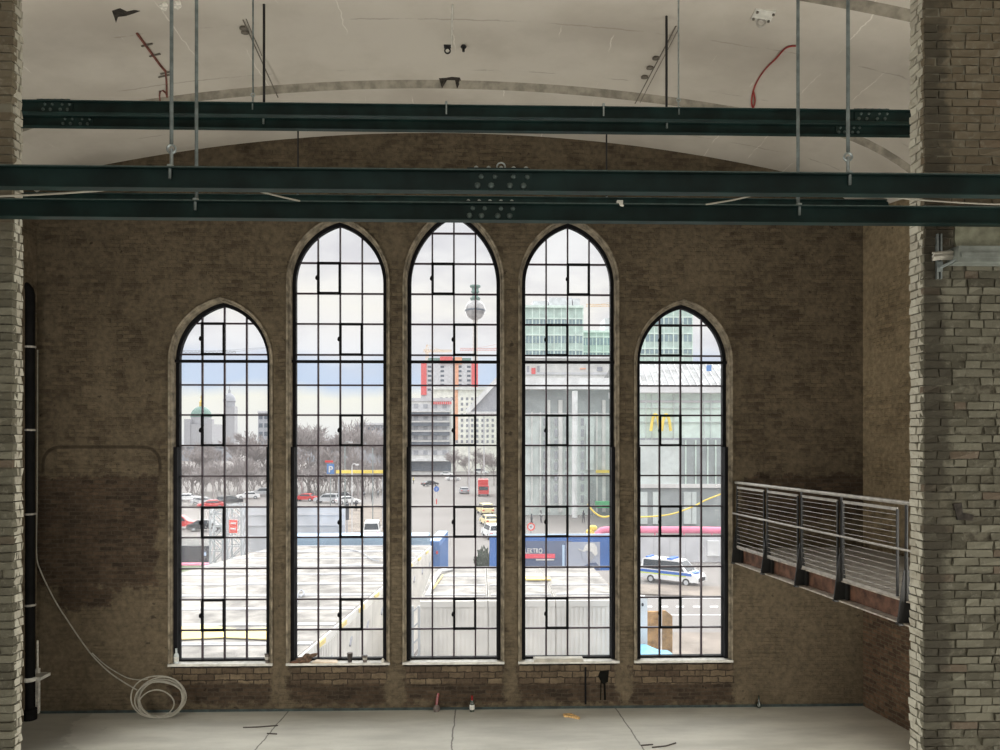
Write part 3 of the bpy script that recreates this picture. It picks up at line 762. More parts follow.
for a, b in PAN:
    ya, yb = wy(a), wy(b); o = -.03
    for z in (zt_, zb2): fr = MB(); fr.bar(P(ya, z, o), P(yb, z, o), .02, .045); fo = fr.build('panel_rail', M['rail'], wk)
    for y in (ya, yb): st = MB(); st.bar(P(y, zb2, o), P(y, zt_, o), .03, .03, (0, 1, 0)); st.build('panel_stile', M['raildark'], wk)
    wr = MB()
    for i in range(1, 15):
        z = zb2 + (zt_ - zb2)*i/15; wr.tube([P(ya, z, o), P(yb, z, o)], .0045, 5)
    wr.build('wires', M['rail'], fo)

# ------------------------------------------------------------------ right pier fittings
yf = PY0 - .02
ct = thing('cable_duct', 'grey cable duct with cut cable ends bracketed to the right pier', 'duct', W(965, 255, yf))
m = MB(); a, b = W(948, 250, yf), W(1010, 266, yf); m.box(a.x, pxr + 1.22, PY0 - .17, PY0 - .005, b.z, a.z); m.box(a.x + .02, pxr + 1.2, PY0 - .18, PY0 - .17, (a.z + b.z)/2 - .03, (a.z + b.z)/2 + .01); m.build('duct', M['tray'], ct)
m = MB()
for i in range(7):
    z = zat(940, 256, yf) + (i - 3)*.013; m.tube([(a.x + .08, PY0 - .06 - .012*(i % 3), z), (W(935, 250, yf).x, PY0 - .08 - .012*(i % 3), z - .004*i), (W(928.5, 250, yf).x, PY0 - .08 - .01*(i % 3), z - .01 - .003*i)], .011, 6)
m.build('cable_ends', M['cable_grey'], ct, True)
m = MB(); xx = W(939, 250, yf).x; m.box(xx - .022, xx - .008, PY0 - .03, PY0, zat(939, 279, yf), zat(939, 234, yf)); m.box(xx + .010, xx + .024, PY0 - .03, PY0, zat(939, 279, yf), zat(939, 234, yf))
m.build('slotted_rail', M['galv'], ct)
m = MB(); m.bar((xx, PY0 - .04, zat(939, 268, yf)), (W(955, 250, yf).x, PY0 - .16, zat(955, 260, yf)), .05, .012); m.bar((xx, PY0 - .03, zat(939, 262, yf)), (xx, PY0 - .03, zat(939, 272, yf)), .05, .01); m.build('bracket', M['galv'], ct)
m = MB(); poly = [(W(x, y, yf).x, W(x, y, yf).z) for x, y in ((956, 224), (1012, 224), (1012, 249), (958, 250), (955, 240))]
m.prism(poly, PY0 - .016, PY0 + .01); tag(m.build('plaster_patch', pm('grey_plaster_patch', (.30, .30, .22), .9, 0, .2, 9, .3, .15)), 'smooth grey plaster patch on the right pier above the cable duct', 'plaster')
m = MB(); m.prism([(W(x, y, yf).x, W(x, y, yf).z) for x, y in ((954, 504), (962, 503), (963, 513), (974, 515), (973, 521), (958, 520))], PY0 - .018, PY0 + .01); tag(m.build('brick_hole', M['hole']), 'dark cavity of missing bricks in the right pier', 'hole')
m = MB(); m.bar((xright(13.5) - .01, 13.5, zat(863, 325, D) - .2), (xright(12.8) - .01, 12.8, zat(863, 325, D) - .17), .02, .03); tag(m.build('iron_strip', M['strip']), 'thin dark iron strip on the brown right wall', 'strip')

# ------------------------------------------------------------------ things on the sills and on the floor
zs = ZS - .012
def sillx(x): return W(x, 655, D + .06).x
def bottle(x, y_, zb, h, r, nm, label, mats, cat='bottle'):
    root = thing(nm, label, cat, (x, y_, zb))
    m = MB(); m.lathe((x, y_, zb), [(r*.9, 0), (r, .02), (r, h*.52), (r*.85, h*.60), (r*.38, h*.72), (r*.36, h*.94)], 14); m.build('body', M[mats[0]], root, True)
    m = MB(); m.lathe((x, y_, zb + h*.66), [(r*.42, 0), (r*.42, h*.30), (r*.46, h*.31), (r*.46, h*.34)], 12); m.build('neck_foil', M[mats[1]], root, True)
    m = MB(); m.lathe((x, y_, zb + h*.14), [(r*1.02, 0), (r*1.02, h*.30)], 14); m.build('paper_label', M[mats[2]], root, True)
    return root
b_ = bottle(W(472, 706, D - .12).x, D - .12, 0, .335, .052, 'wine_bottle', 'red necked bottle with pale label standing upright at the wall foot', ('bottle', 'paint_red', 'paper'))
x_ = W(436.5, 706, D - .12).x
t_ = thing('paint_brush', 'red handled brush leaning on the wall left of the red necked bottle', 'brush', (x_, D - .12, 0))
m = MB(); m.tube([(x_, D - .08, .12), (x_ + .01, D - .03, .24), (x_ + .03, D - .012, .36)], [.03, .028, .022], 8); m.build('handle', M['paint_red'], t_, True)
m = MB(); m.lathe((x_, D - .10, 0), [(.055, 0), (.075, .05), (.06, .11), (.03, .14)], 10); m.build('bristles', M['cup'], t_, True)
m = MB(); xg = W(759, 706, D - .08).x; m.lathe((xg, D - .07, 0), [(.03, 0), (.055, .03), (.05, .10), (.02, .14), (.018, .24), (.026, .26)], 10); tag(m.build('small_bottle', M['bottle'], None, True), 'small dark bottle on the floor below the walkway', 'bottle')
pb = bottle(sillx(176.5), D + .05, zs, .31, .05, 'plastic_bottle', 'cloudy plastic bottle at the left end of the first sill', ('clearplastic', 'clearplastic', 'paper'))
def cup(x, h, r, mat, label, lid=True):
    X = sillx(x); root = thing('paper_cup', label, 'cup', (X, D + .04, zs))
    m = MB(); m.lathe((X, D + .04, zs), [(r*.72, 0), (r, h*.92)], 14); m.build('body', M[mat], root, True)
    m = MB(); m.lathe((X, D + .04, zs + h*.92), [(r*1.08, 0), (r*1.08, h*.05), (r*.9, h*.08)], 14); m.build('rim' if not lid else 'lid', M['cupd' if mat == 'cup' else 'cup'], root, True)
    m = MB(); m.lathe((X, D + .04, zs + h*.35), [(r*.84, 0), (r*.93, h*.3)], 14); m.build('sleeve', M['board' if mat == 'cup' else 'cupd'], root, True)
cup(267.5, .20, .055, 'cup', 'grey paper cup at the right end of the first sill')
cup(350, .20, .06, 'cupd', 'taller dark coffee cup on the second sill')
cup(365, .145, .055, 'cup', 'shorter grey paper cup on the second sill')
m = MB(); m.lathe((sillx(383), D + .05, zs), [(.03, 0), (.04, .03), (.02, .06), (.015, .07)], 10); tag(m.build('bottle_cap', M['plate']), 'small white crumpled cap at the right end of the second sill', 'litter')
# crumpled bag
bm = bmesh.new(); bmesh.ops.create_icosphere(bm, subdivisions=3, radius=1)
mv = MB(); vs = []
for v in bm.verts:
    a = v.co; k = 1 + .22*sin(7*a.x + 3*a.z) + .18*sin(9*a.y - 5*a.x) + .12*random.uniform(-1, 1)
    vs.append((sillx(306) + a.x*.18*k + .04*a.z, D + .03 + a.y*.09*k, zs + max(0, .07 + a.z*.10*k + .06*a.x)))
mv.add(vs, [tuple(v.index for v in f.verts) for f in bm.faces]); bm.free()
tag(mv.build('crumpled_bag', M['crumple']), 'crumpled brown paper bag at the left end of the second sill', 'bag')
m = MB(); m.prism([(sillx(290), zs), (sillx(300), zs), (sillx(299), zs + .05), (sillx(292), zs + .03)], D - .03, D + .08); tag(m.build('broken_brick', M['rust']), 'small broken brick piece beside the crumpled bag', 'brick')
m = MB(); m.prism([(sillx(312), zs), (sillx(338), zs), (sillx(336), zs + .025), (sillx(316), zs + .035)], D - .055, D + .12); tag(m.build('cardboard_sheet', M['cardboard']), 'pale flat cardboard sheet lying on the second sill', 'cardboard')
x0, x1 = W(534, 656, D - .1).x, W(583.5, 656, D - .1).x
m = MB(); m.box(x0, x1, D - .10, D + .13, zs + .0, zs + .055); m.box(x0 + .03, x1 - .03, D - .07, D + .1, zs + .055, zs + .07); tag(m.build('wooden_board', M['board']), 'grey board lying across the fourth sill', 'board')
def flat(pts, label, name, mat, cat, t=.012):
    m = MB(); P_ = [G(x, y, 0) for x, y in pts]; m.prism([(p.x, p.y) for p in P_], .0, t, 'z'); return tag(m.build(name, mat), label, cat)
flat([(563, 715), (571, 714.5), (580, 718.5), (579, 719.5), (572, 718), (564, 717)], 'curled dry yellow leaf on the floor below the fourth window', 'dry_leaf', M['leaf'], 'leaf', .03)
def stick(pts, label):
    m = MB(); m.tube([G(x, y, 0) + Vector((0, 0, .012)) for x, y in pts], .012, 6); tag(m.build('wood_stick', M['twig'], None, True), label, 'stick')
stick([(243, 728), (258, 727.5), (278, 726)], 'longer dark stick on the floor below the gap between first two windows')
stick([(267, 734), (277, 734.5)], 'short dark stick just in front of the longer stick on the left floor')
stick([(641, 746), (653, 745)], 'straight short splinter on the floor, left of the bent stick')
stick([(652, 748), (666, 746.5), (676, 743.5)], 'bent dark stick on the floor below the rightmost window')
# black stain and iron bar under the fourth window
m = MB(); xb = W(585.5, 680, D).x; m.box(xb - .018, xb + .018, D - .02, D, zat(585, 704, D), zat(585, 667, D)); tag(m.build('iron_bar', M['frame']), 'thin upright black bar on the wall under the fourth window', 'bar')
m = MB(); pts = [(600, 671), (609, 670), (608, 682), (605.5, 683), (606, 700), (604, 700), (603.5, 684), (601.5, 683), (601, 700), (600, 700), (600.5, 681), (598, 676)]
m.prism([(W(x, y, D).x, W(x, y, D).z) for x, y in pts], D - .006, D + .002); M['tar'] = pm('black_tar', (.006, .006, .005), .9, 0, .2, 9, 0, .05)
tag(m.build('tar_drip', M['tar']), 'black tar drip on the brickwork under the fourth window', 'stain')
# ------------------------------------------------------------------ outdoors
def ground():
    t = NT('pale_asphalt'); p = t.pos()
    a = t.noise(p, .12, 5, .6); b = t.noise(p, 1.2, 4, .6)
    c = t.mix(t.step(a, .3, .7), (.195, .178, .166), (.245, .226, .213)); c = t.mix(t.math('MULTIPLY', b, .3), c, (.17, .158, .15))
    t.bsdf(c, .85, 0, None, .2)
    m = MB(); m.box(-900, 1100, D + 2.5, 2600, ZG - .5, ZG)
    tag(m.build('street', t.m, loc=(0, 60, ZG - .5)), 'pale asphalt street and squares outside the hall', 'street', None, 'structure')
ground()
def bx(mb, x0, x1, y0, y1, d, dep):          # box whose front spans these pixels at distance d
    a, b = W(x0, y1, d), W(x1, y0, d); return mb.box(a.x, b.x, d, d + dep, a.z, b.z)
def bxg(mb, x0, x1, y0, d, dep):             # the same, standing on the ground
    a, b = W(x0, y0, d), W(x1, y0, d); return mb.box(a.x, b.x, d, d + dep, ZG, b.z)
def part(root, name, mat, x0, x1, y0, y1, d, dep=.3):
    m = MB(); bx(m, x0, x1, y0, y1, d, dep); return m.build(name, M[mat], root)
def facade(name, label, x0, x1, y0, d, dep, mat):
    c = W((x0+x1)/2, y0, d); root = thing(name, label, 'building', (c.x, d + dep/2, ZG))
    m = MB(); bxg(m, x0, x1, y0, d, dep); m.build('wall', M[mat], root); return root
def wins(root, xs, ys, w, h, d, mat, name='window', th=.12):
    for y in ys:
        for x in xs:
            part(root, name, mat, x - w/2, x + w/2, y - h/2, y + h/2, d - th, th)
# --- television tower
c = W(475.2, 310, 1215); tv = thing('television_tower', 'slender television tower with a steel sphere, seen in the middle window', 'tower', (c.x, c.y, ZG))
m = MB(); m.lathe((c.x, c.y, ZG), [(9, 0), (6.2, 30), (4.6, 120), (4.0, c.z - ZG)], 16); m.build('shaft', M['tower_concrete'], tv, True)
m = MB(); m.lathe(c, [(16.3*cos(R(-90 + 180*i/16)) + .01, 16.3*sin(R(-90 + 180*i/16))) for i in range(17)], 24); sp_ = m.build('sphere', M['ball_steel'], tv, True)
m = MB(); m.lathe(c + Vector((0, 0, -2.5)), [(16.35, 0), (16.9, .4), (16.9, 2.4), (16.35, 2.8)], 24); m.build('window_band', M['dark_glass'], sp_)
m = MB(); m.lathe(c + Vector((0, 0, 15)), [(7, 0), (8.5, 4), (4.5, 7), (4.5, 12), (6.5, 13), (6.5, 15), (5.5, 16), (5.5, 20), (8.5, 21.5), (8.5, 24)], 16); m.build('antenna_base', M['copper_green'], tv)
# --- domed church and towers
c = W(198.5, 418, 1250); dm = thing('domed_church', 'green domed church with gold lantern far off in the left window', 'church', (c.x, c.y, ZG))
m = MB(); bxg(m, 186, 212, 424, 1240, 60); bxg(m, 184, 190, 419, 1238, 10); bxg(m, 207, 212, 419, 1238, 10); m.build('nave', M['dome_stone'], dm)
m = MB(); m.lathe((c.x, 1262, W(198, 424, 1262).z), [(16, 0), (16, 12)], 24); m.build('drum', M['dome_stone'], dm, True)
r_ = 16.8; m = MB(); m.lathe((c.x, 1262, W(198, 417, 1262).z), [(r_*cos(R(a)), r_*1.05*sin(R(a))) for a in (0, 12, 25, 38, 50, 62, 74, 84)] , 24); m.build('dome', M['copper_green'], dm, True)
m = MB(); m.lathe((c.x, 1262, W(198, 407, 1262).z), [(3, 0), (3, 7), (3.6, 7.5), (2, 10), (.5, 13), (.5, 19)], 12); m.cbox((c.x, 1262, W(198, 407, 1262).z + 16), 4, .8, .8); m.build('lantern', M['gold'], dm)
c = W(229, 418, 1100); tw = thing('church_tower', 'dark church tower with a small cupola beside the domed church', 'tower', (c.x, c.y, ZG))
m = MB(); bxg(m, 223.5, 234.5, 406, 1095, 14); m.build('tower_body', M['dome_stone'], tw)
m = MB(); m.lathe((c.x, 1102, W(229, 407, 1102).z), [(8, 0), (8, 7), (9, 8), (8.2, 13), (5.2, 18), (2, 20), (2, 23), (.6, 26), (.4, 31)], 12); m.build('cupola', M['mid_grey'], tw, True)
# --- slabs behind the trees
def slab(x0, x1, y, d, label, mat='mid_grey', rows=2, cols=6):
    r = facade('office_slab', label, x0, x1, y, d, 14, mat)
    yb = HOR + 6; ys = [y + (yb - y)*(i + .6)/(rows + .4) for i in range(rows)]
    wins(r, [x0 + (x1 - x0)*(i + .5)/cols for i in range(cols)], ys, (x1 - x0)/cols*.7, (yb - y)/(rows + .4)*.5, d, 'dark_glass')
    m = MB(); bx(m, x0 - .5, x1 + .5, y - 1, y + .8, d - 1, 16); m.build('cornice', M['pale_grey'], r); return r
slab(355, 396, 424, 420, 'long low grey block behind the bare trees of the second window', rows=3, cols=8)
slab(258, 285, 412, 520, 'flat grey block at the right edge of the first window behind the trees', rows=4, cols=5)
slab(160, 225, 446, 480, 'low grey block behind the trees under the green dome', rows=2, cols=10)
slab(283, 352, 440, 460, 'low grey block behind the trees left of the parking sign', rows=2, cols=10)
# --- red and grey tower block
rt = facade('tower_block', 'grey tower block with red edges below the television tower', 421, 478, 361.5, 640, 22, 'pale_grey')
part(rt, 'red_strip', 'red_panel', 421, 426.5, 362, 395, 639, 1); part(rt, 'red_strip', 'red_panel', 471.5, 478, 362, 395, 639, 1)
part(rt, 'red_crown', 'red_panel', 440, 452.5, 356.5, 363, 638.5, 8); part(rt, 'red_crown', 'orange_panel', 455, 462, 357, 364, 638.5, 8); part(rt, 'roof_band', 'copper_green', 428, 471, 358, 361.5, 639.4, 9)
part(rt, 'orange_strip', 'orange_panel', 455, 458.5, 364, 395, 639.2, 1)
wins(rt, (429.5, 442.3, 459.8, 468.8), (366.8, 371.2, 375.8, 380.4, 385, 389.6), 3.6, 2.2, 640, 'dark_glass')
def crane(label, x0, x1, y, d, mat, mast=None):
    a, b = W(x0, y, d), W(x1, y, d); r = thing('tower_crane', label, 'crane', ((a.x+b.x)/2, d, ZG)); h = 1.5*d/640*1.3; n = 14
    m = MB(); t = .32*d/640
    m.bar(a, b, t, t); m.bar(a + Vector((0, 0, h)), b + Vector((0, 0, h*.8)), t, t)
    for i in range(n):
        p = a.lerp(b, i/n); q = a.lerp(b, (i + .5)/n) + Vector((0, 0, h)); s_ = a.lerp(b, (i+1)/n); m.bar(p, q, t, t); m.bar(q, s_, t, t)
    m.build('jib', M[mat], r)
    mx_ = W(mast, y, d).x; m = MB(); w_ = 1.0*d/640
    for sx in (-w_, w_): m.bar((mx_ + sx, d, ZG), (mx_ + sx, d, a.z + h*1.8), t, t)
    z = ZG; i = 0
    while z < a.z: m.bar((mx_ - w_, d, z), (mx_ + w_, d, z + 3*w_), t*.8, t*.8); m.bar((mx_ + w_, d, z), (mx_ - w_, d, z + 3*w_), t*.8, t*.8); z += 3*w_
    m.bar((mx_, d, a.z + h*3.2), a.lerp(b, .1), t*.6, t*.6); m.bar((mx_, d, a.z + h*3.2), a.lerp(b, .75), t*.6, t*.6); m.bar((mx_ - w_, d, a.z + h*1.8), (mx_, d, a.z + h*3.2), t, t); m.bar((mx_ + w_, d, a.z + h*1.8), (mx_, d, a.z + h*3.2), t, t)
    m.build('mast', M[mat], r); return r
crane('pinkish tower crane behind the red edged tower block, left of the two', 423.5, 452, 352, 700, 'crane_yellow', 427)
crane('pinkish tower crane to the right of the television tower shaft', 460, 500, 350.5, 760, 'crane_red', 503)
crane('dark tower crane with a long thin jib above the domed church', 182, 236, 353, 900, 'mid_grey', 288)
crane('orange tower crane between the two mint green office blocks', 586, 626, 306.5, 330, 'crane_yellow', 624)
# --- hotel with the square window grid
ht = facade('hotel_block', 'cream hotel with a grid of small square windows in the middle window', 432, 522, 388, 300, 16, 'hotel_white')
for i in range(9):
    y = 398.8 + i*5.35
    wins(ht, [441.5 + 5.12*k for k in range(11)], [y], 2.3, 2.9, 300, 'hotel_window')
m = MB(); bx(m, 431, 523, 387, 389.5, 299, 18); m.build('cornice', M['white_render'], ht)
part(ht, 'orange_strip', 'orange_panel', 455, 458, 389, 440, 299.8, .4)
m = MB()
for i in range(9): p = W(434 + i*2.1, 403, 261); m.cbox(p, .55, .3, .9)
m.build('roof_lettering', M['red_panel'], ht)
# --- balcony building
bb = facade('balcony_building', 'white flat block with dark balcony bands beside the cream hotel', 396, 451.5, 399, 262, 14, 'white_render')
for y0, y1 in ((404, 411), (414.5, 420.5), (424.5, 430), (434, 440), (450, 455)): part(bb, 'window_band', 'pale_grey', 397, 449.5, y0, y1, 261.8, .3)
for y in (406, 417.5, 427.3, 437.2, 452.5): wins(bb, (402, 409, 416, 425.5, 435, 444.5), (y,), 4.4, 4.4, 261.7, 'mid_grey')
for y in (412.3, 422.6, 432, 442): part(bb, 'balcony', 'dark_glass', 397, 449.5, y - .3, y + 3.4, 260.4, 1.2); part(bb, 'balcony_slab', 'white_render', 396.5, 450.5, y - 1.5, y - .3, 260.2, 1.6)
part(bb, 'shopfront', 'dark_glass', 396, 451, 461.5, 471, 261.6, .3); part(bb, 'canopy', 'white_paint', 396, 451.5, 459, 461.2, 259.5, 2.5); part(bb, 'parapet', 'pale_grey', 396, 452, 398, 401, 261.7, .6)
# --- pitched canopy roof
cr_ = thing('gabled_hall', 'steep grey gabled roof with a white edge in front of the cream hotel', 'building', (W(490, 443, 170).x, 175, ZG))
m = MB(); m.prism([(W(x, y, 170).x, W(x, y, 170).z) for x, y in ((469, 413), (524, 413), (524, 360), (515, 362))], 170, 182); m.build('gable', M['mid_grey'], cr_)
m = MB(); m.bar(W(467, 412, 169.6), W(515.5, 360, 169.6), 1.0, 1.2, (0, 1, 0)); m.build('roof_edge', M['white_paint'], cr_)
m = MB(); bx(m, 467, 524, 411.6, 413.8, 169.4, 14); m.build('eave', M['white_paint'], cr_)
for x in (469, 484, 509, 522): m = MB(); bxg(m, x - .6, x + .6, 413.5, 170.5, .4); m.build('column', M['pale_grey'], cr_)
# --- mint green office blocks
def office(label, x0, x1, y0, d, rows, cols, mech=None, mat='mint_glass'):
    r = facade('office_block', label, x0, x1, y0, d, 22, mat)
    part(r, 'roof_edge', 'mint_frame', x0 - .6, x1 + .6, y0 - .6, y0 + 1.4, d - .8, 24)
    pw = (x1 - x0)/cols
    for y, h in rows:
        part(r, 'floor_band', 'mint_frame', x0, x1, y - h/2 - 1.6, y - h/2 - .6, d - .25, .25)
        for i in range(cols):
            xc = x0 + pw*(i + .5)
            for s in (-.24, .24): part(r, 'window', 'mint_window', xc + s*pw - pw*.17, xc + s*pw + pw*.17, y - h/2, y + h/2, d - .12, .12)
    for i in range(cols + 1):
        x = x0 + pw*i; part(r, 'pilaster', 'mint_frame', x - .5, x + .5, y0, 372, d - .3, .3)
    if mech:
        for a in mech: part(r, 'plant_room', 'pale_grey', *a, d + 3, 12)
    return r
office('mint green glass office block with grey plant rooms in the fourth window', 518, 583, 306, 250, ((322, 5), (339.5, 7), (353, 4), (366, 5)), 9, [(533, 548, 301, 306), (549, 572, 297.5, 306), (573, 580, 298.5, 306)])
office('lower mint office wing at the right side of the fourth window', 582, 618, 331, 270, ((341.5, 7), (355, 4)), 5, [(605, 618, 318, 331)])
office('mint green office block cut off by the rightmost window arch', 626, 692.5, 300, 235, ((306, 4), (321, 6), (338, 7), (351.5, 4), (368, 5)), 7)
# --- white roof storey
rs = facade('roof_pavilion', 'white flat roofed storey in front of the green offices, fourth window', 514, 628, 357, 150, 12, 'white_render')
part(rs, 'roof_slab', 'white_paint', 513, 629, 355, 358, 149, 14); part(rs, 'grey_strip', 'pale_grey', 514, 628, 372.5, 374.5, 149.8, .3)  # thin grey strip across the white wall
wins(rs, (528, 538.5), (370,), 2.6, 8, 150, 'mid_grey'); part(rs, 'red_sign', 'red_panel', 531.5, 535.5, 368, 374, 149.7, .3); part(rs, 'board', 'mid_grey', 597, 602.5, 367, 371, 149.8, .3)
part(rs, 'board', 'orange_panel', 580, 586, 368, 369.2, 149.8, .3)
# --- glass hall (fourth window)
gh = facade('glass_hall', 'grey glass hall with a thick white column in the fourth window', 514, 628, 388, 118, 14, 'hall_glass')
part(gh, 'roof_slab', 'white_paint', 513, 629, 378, 389, 116, 16); part(gh, 'dark_band', 'hall_dark', 514, 628, 389.5, 413, 117.8, .3)
for x, w in ((532, 1.2), (540.5, 1.3), (549, 2.6), (560.5, 4), (597, 1.4), (604, 3.2)): part(gh, 'mullion', 'white_render', x - w/2, x + w/2, 400 if w > 2 else 412, 512, 117.5, .3)
wins(gh, (545, 556, 567, 582.5), (422, 433, 444, 455, 466, 477, 488, 499), 3.0, 7.4, 117.7, 'mid_grey', 'window')
for y in (413.5, 444.5, 476): part(gh, 'transom', 'pale_grey', 514, 628, y - .5, y + .5, 117.6, .25)
part(gh, 'glass_bay', 'hall_dark', 590, 612, 476, 515, 117.6, .3); part(gh, 'glass_bay', 'hall_glass', 586, 594, 425, 470, 117.55, .3)
m = MB(); c = W(574.8, 391, 114); m.lathe((c.x, 114, ZG), [(.42, 0), (.42, c.z - ZG)], 16); m.build('column', M['white_paint'], gh, True)
part(gh, 'yellow_sign', 'yellow', 596, 612, 470, 473, 117, .3); part(gh, 'green_kiosk', 'green_sign', 597, 611, 502, 508, 114, 2)
# --- restaurant with the yellow arches
rb = facade('glass_restaurant', 'pale green glass building carrying big yellow arches', 628, 760, 391, 100, 11, 'mint_frame')
part(rb, 'roof_slab', 'white_paint', 627, 761, 386, 392.5, 98.4, 14); part(rb, 'band', 'pale_grey', 628, 760, 400.5, 402.5, 99.8, .3); part(rb, 'band', 'mid_grey', 628, 760, 438, 440, 99.8, .3)
for x in (646, 652, 674, 704.5, 711): part(rb, 'mullion', 'hall_glass', x - .35, x + .35, 394, 485, 99.7, .3)
for y in (408, 422, 455, 472): part(rb, 'transom', 'hall_glass', 628, 760, y - .3, y + .3, 99.75, .3)
part(rb, 'dark_bay', 'hall_dark', 681, 723, 439, 484, 99.5, .4); part(rb, 'grey_bay', 'hall_glass', 628, 681, 440, 484, 99.6, .3)
for x in (686, 696, 708, 716): part(rb, 'post', 'mint_frame', x - .4, x + .4, 440, 484, 99.2, .3)
part(rb, 'fascia', 'white_render', 628, 760, 484, 488, 99, 1); part(rb, 'storefront', 'hall_dark', 628, 760, 488, 530, 99.4, .4)
for x, w in ((643, 9), (656, 6), (688, 8), (694, 5)): part(rb, 'shop_window', 'hall_glass', x - w/2, x + w/2, 492, 524, 99.1, .3)
ar_ = MB()
for sx in (-1, 1):
    pts = []
    for i in range(17):
        t = i/16; px = 660.8 + sx*(.9 + 9.0*t); py = 431 - 16.2*(1 - abs(2*t - 1)**2.6)
        if t == 0: py = 431
        pts.append(W(px, py, 98.7))
    ar_.tube(pts, .20, 8)
ar_.build('arches_sign', M['yellow'], rb, True)
gr = thing('glass_roof', 'white ribbed glass roof in front of the green offices, rightmost window', 'roof', (W(690, 380, 128).x, 128, ZG))
m = MB(); a, b = W(628, 386, 121), W(760, 386, 121); za_ = W(690, 363, 134).z
m.prism([(121, a.z), (134, za_), (146, za_ - 2), (146, a.z - 2)], a.x, b.x, 'x'); m.build('glass_slope', M['roof_glass'], gr)
m = MB()
for i in range(20): x = a.x + (b.x - a.x)*i/19; m.bar((x, 120.9, a.z + .06), (x + 1.6, 134, za_ + .06), .16, .16)
m.build('rib', M['pale_grey'], gr); m = MB(); m.box(a.x, b.x, 121.5, 146, ZG, a.z - .5); m.build('wall', M['hall_glass'], gr)
part(gr, 'blue_board', 'container_blue', 707, 711.5, 365, 371, 122, .3)

# --- bare trees
def bare_tree_mesh(seed, H):
    rnd = random.Random(seed); m = MB()
    def grow(p, d, L, r, lv):
        q = p + d*L; m.tube([p, q], [r, r*.62], 3 if lv > 1 else 6)
        if lv >= 6: return
        k = 3 if lv < 5 else 3
        for i in range(k):
            ax = Vector((rnd.uniform(-1, 1), rnd.uniform(-1, 1), rnd.uniform(-.2, .5)))
            nd = (d + ax*rnd.uniform(.45, .8)).normalized(); nd.z = max(nd.z, -.1)
            grow(p + d*L*rnd.uniform(.55, 1.0), nd, L*rnd.uniform(.68, .88), max(r*.55, .055), lv + 1)
    grow(Vector((0, 0, 0)), Vector((0, 0, 1)), H*.21, H*.016, 0)
    return m
trees = []
def tree(proto, x, d, s, label, group):
    o = proto if proto.get('free') else copy_tree(proto)
    if 'free' in proto: del proto['free']
    if 'free' in o: del o['free']
    p = W(x, 500, d); o.location = (p.x, d, ZG); o.rotation_euler = (0, 0, random.uniform(0, 6)); o.scale = (s, s, s*random.uniform(.92, 1.05))
    return tag(o, label, 'tree', group)
PT = []
for sd in (3, 11, 29):
    o = bare_tree_mesh(sd, 19).build('bare_tree', M['bark'], None, False, (0, 0, 0)); o['free'] = 1; PT.append(o)
for i, (x, d, s) in enumerate(((176, 190, .86), (192, 170, .80), (207, 205, .92), (219, 180, .82), (234, 195, .95), (247, 172, .98), (259, 200, 1.12), (268, 178, .95), (213, 150, .62), (240, 155, .66), (187, 152, .60))):
    tree(PT[i % 3], x, d, s, 'bare grey tree in the grove seen through the leftmost window', 'bare trees in the leftmost window')
for i, (x, d, s) in enumerate(((294, 190, 1.18), (309, 172, 1.16), (322, 200, 1.28), (336, 180, 1.2), (350, 195, 1.3), (363, 170, 1.12), (377, 188, 1.12), (388, 175, 1.0), (302, 150, .8), (330, 152, .85), (358, 150, .8))):
    tree(PT[(i + 1) % 3], x, d, s, 'bare grey tree in the grove seen through the second window', 'bare trees in the second window')
for i, (x, d, s) in enumerate(((456, 215, .70), (468, 205, .62), (481, 212, .74), (494, 200, .60))):
    tree(PT[(i + 2) % 3], x, d, s, 'small bare tree on the street in front of the cream hotel', 'bare trees before the cream hotel')

def bush():
    rnd = random.Random(5); m = MB()
    def grow(p, d, L, r, lv):
        q = p + d*L; m.tube([p, q], [r, r*.6], 3)
        if lv >= 4: return
        for i in range(3):
            nd = (d + Vector((rnd.uniform(-1, 1), rnd.uniform(-1, 1), rnd.uniform(-.3, .5)))*.7).normalized(); grow(p + d*L*rnd.uniform(.5, 1), nd, L*rnd.uniform(.65, .9), max(r*.6, .06), lv + 1)
    for k in range(9):
        a = 2*pi*k/9; rr = rnd.uniform(.2, 4.5); grow(Vector((rr*cos(a), rr*sin(a)*.5, 0)), Vector((.4*cos(a), .4*sin(a), 1)).normalized(), 2.4, .10, 0)
    return m
bu = bush().build('bare_shrub', M['bark'], None, False, (0, 0, 0)); bu['free'] = 1
for i, x in enumerate((182, 200, 218, 236, 252, 268)): tree(bu, x, 162 + 7*(i % 3), random.uniform(.8, 1.1), 'low bare thicket under the trees of the leftmost window', 'thickets in the leftmost window')
for i, x in enumerate((298, 314, 330, 347, 364, 382)): tree(bu, x, 162 + 7*(i % 3), random.uniform(.9, 1.15), 'low bare thicket under the trees of the second window', 'thickets in the second window')
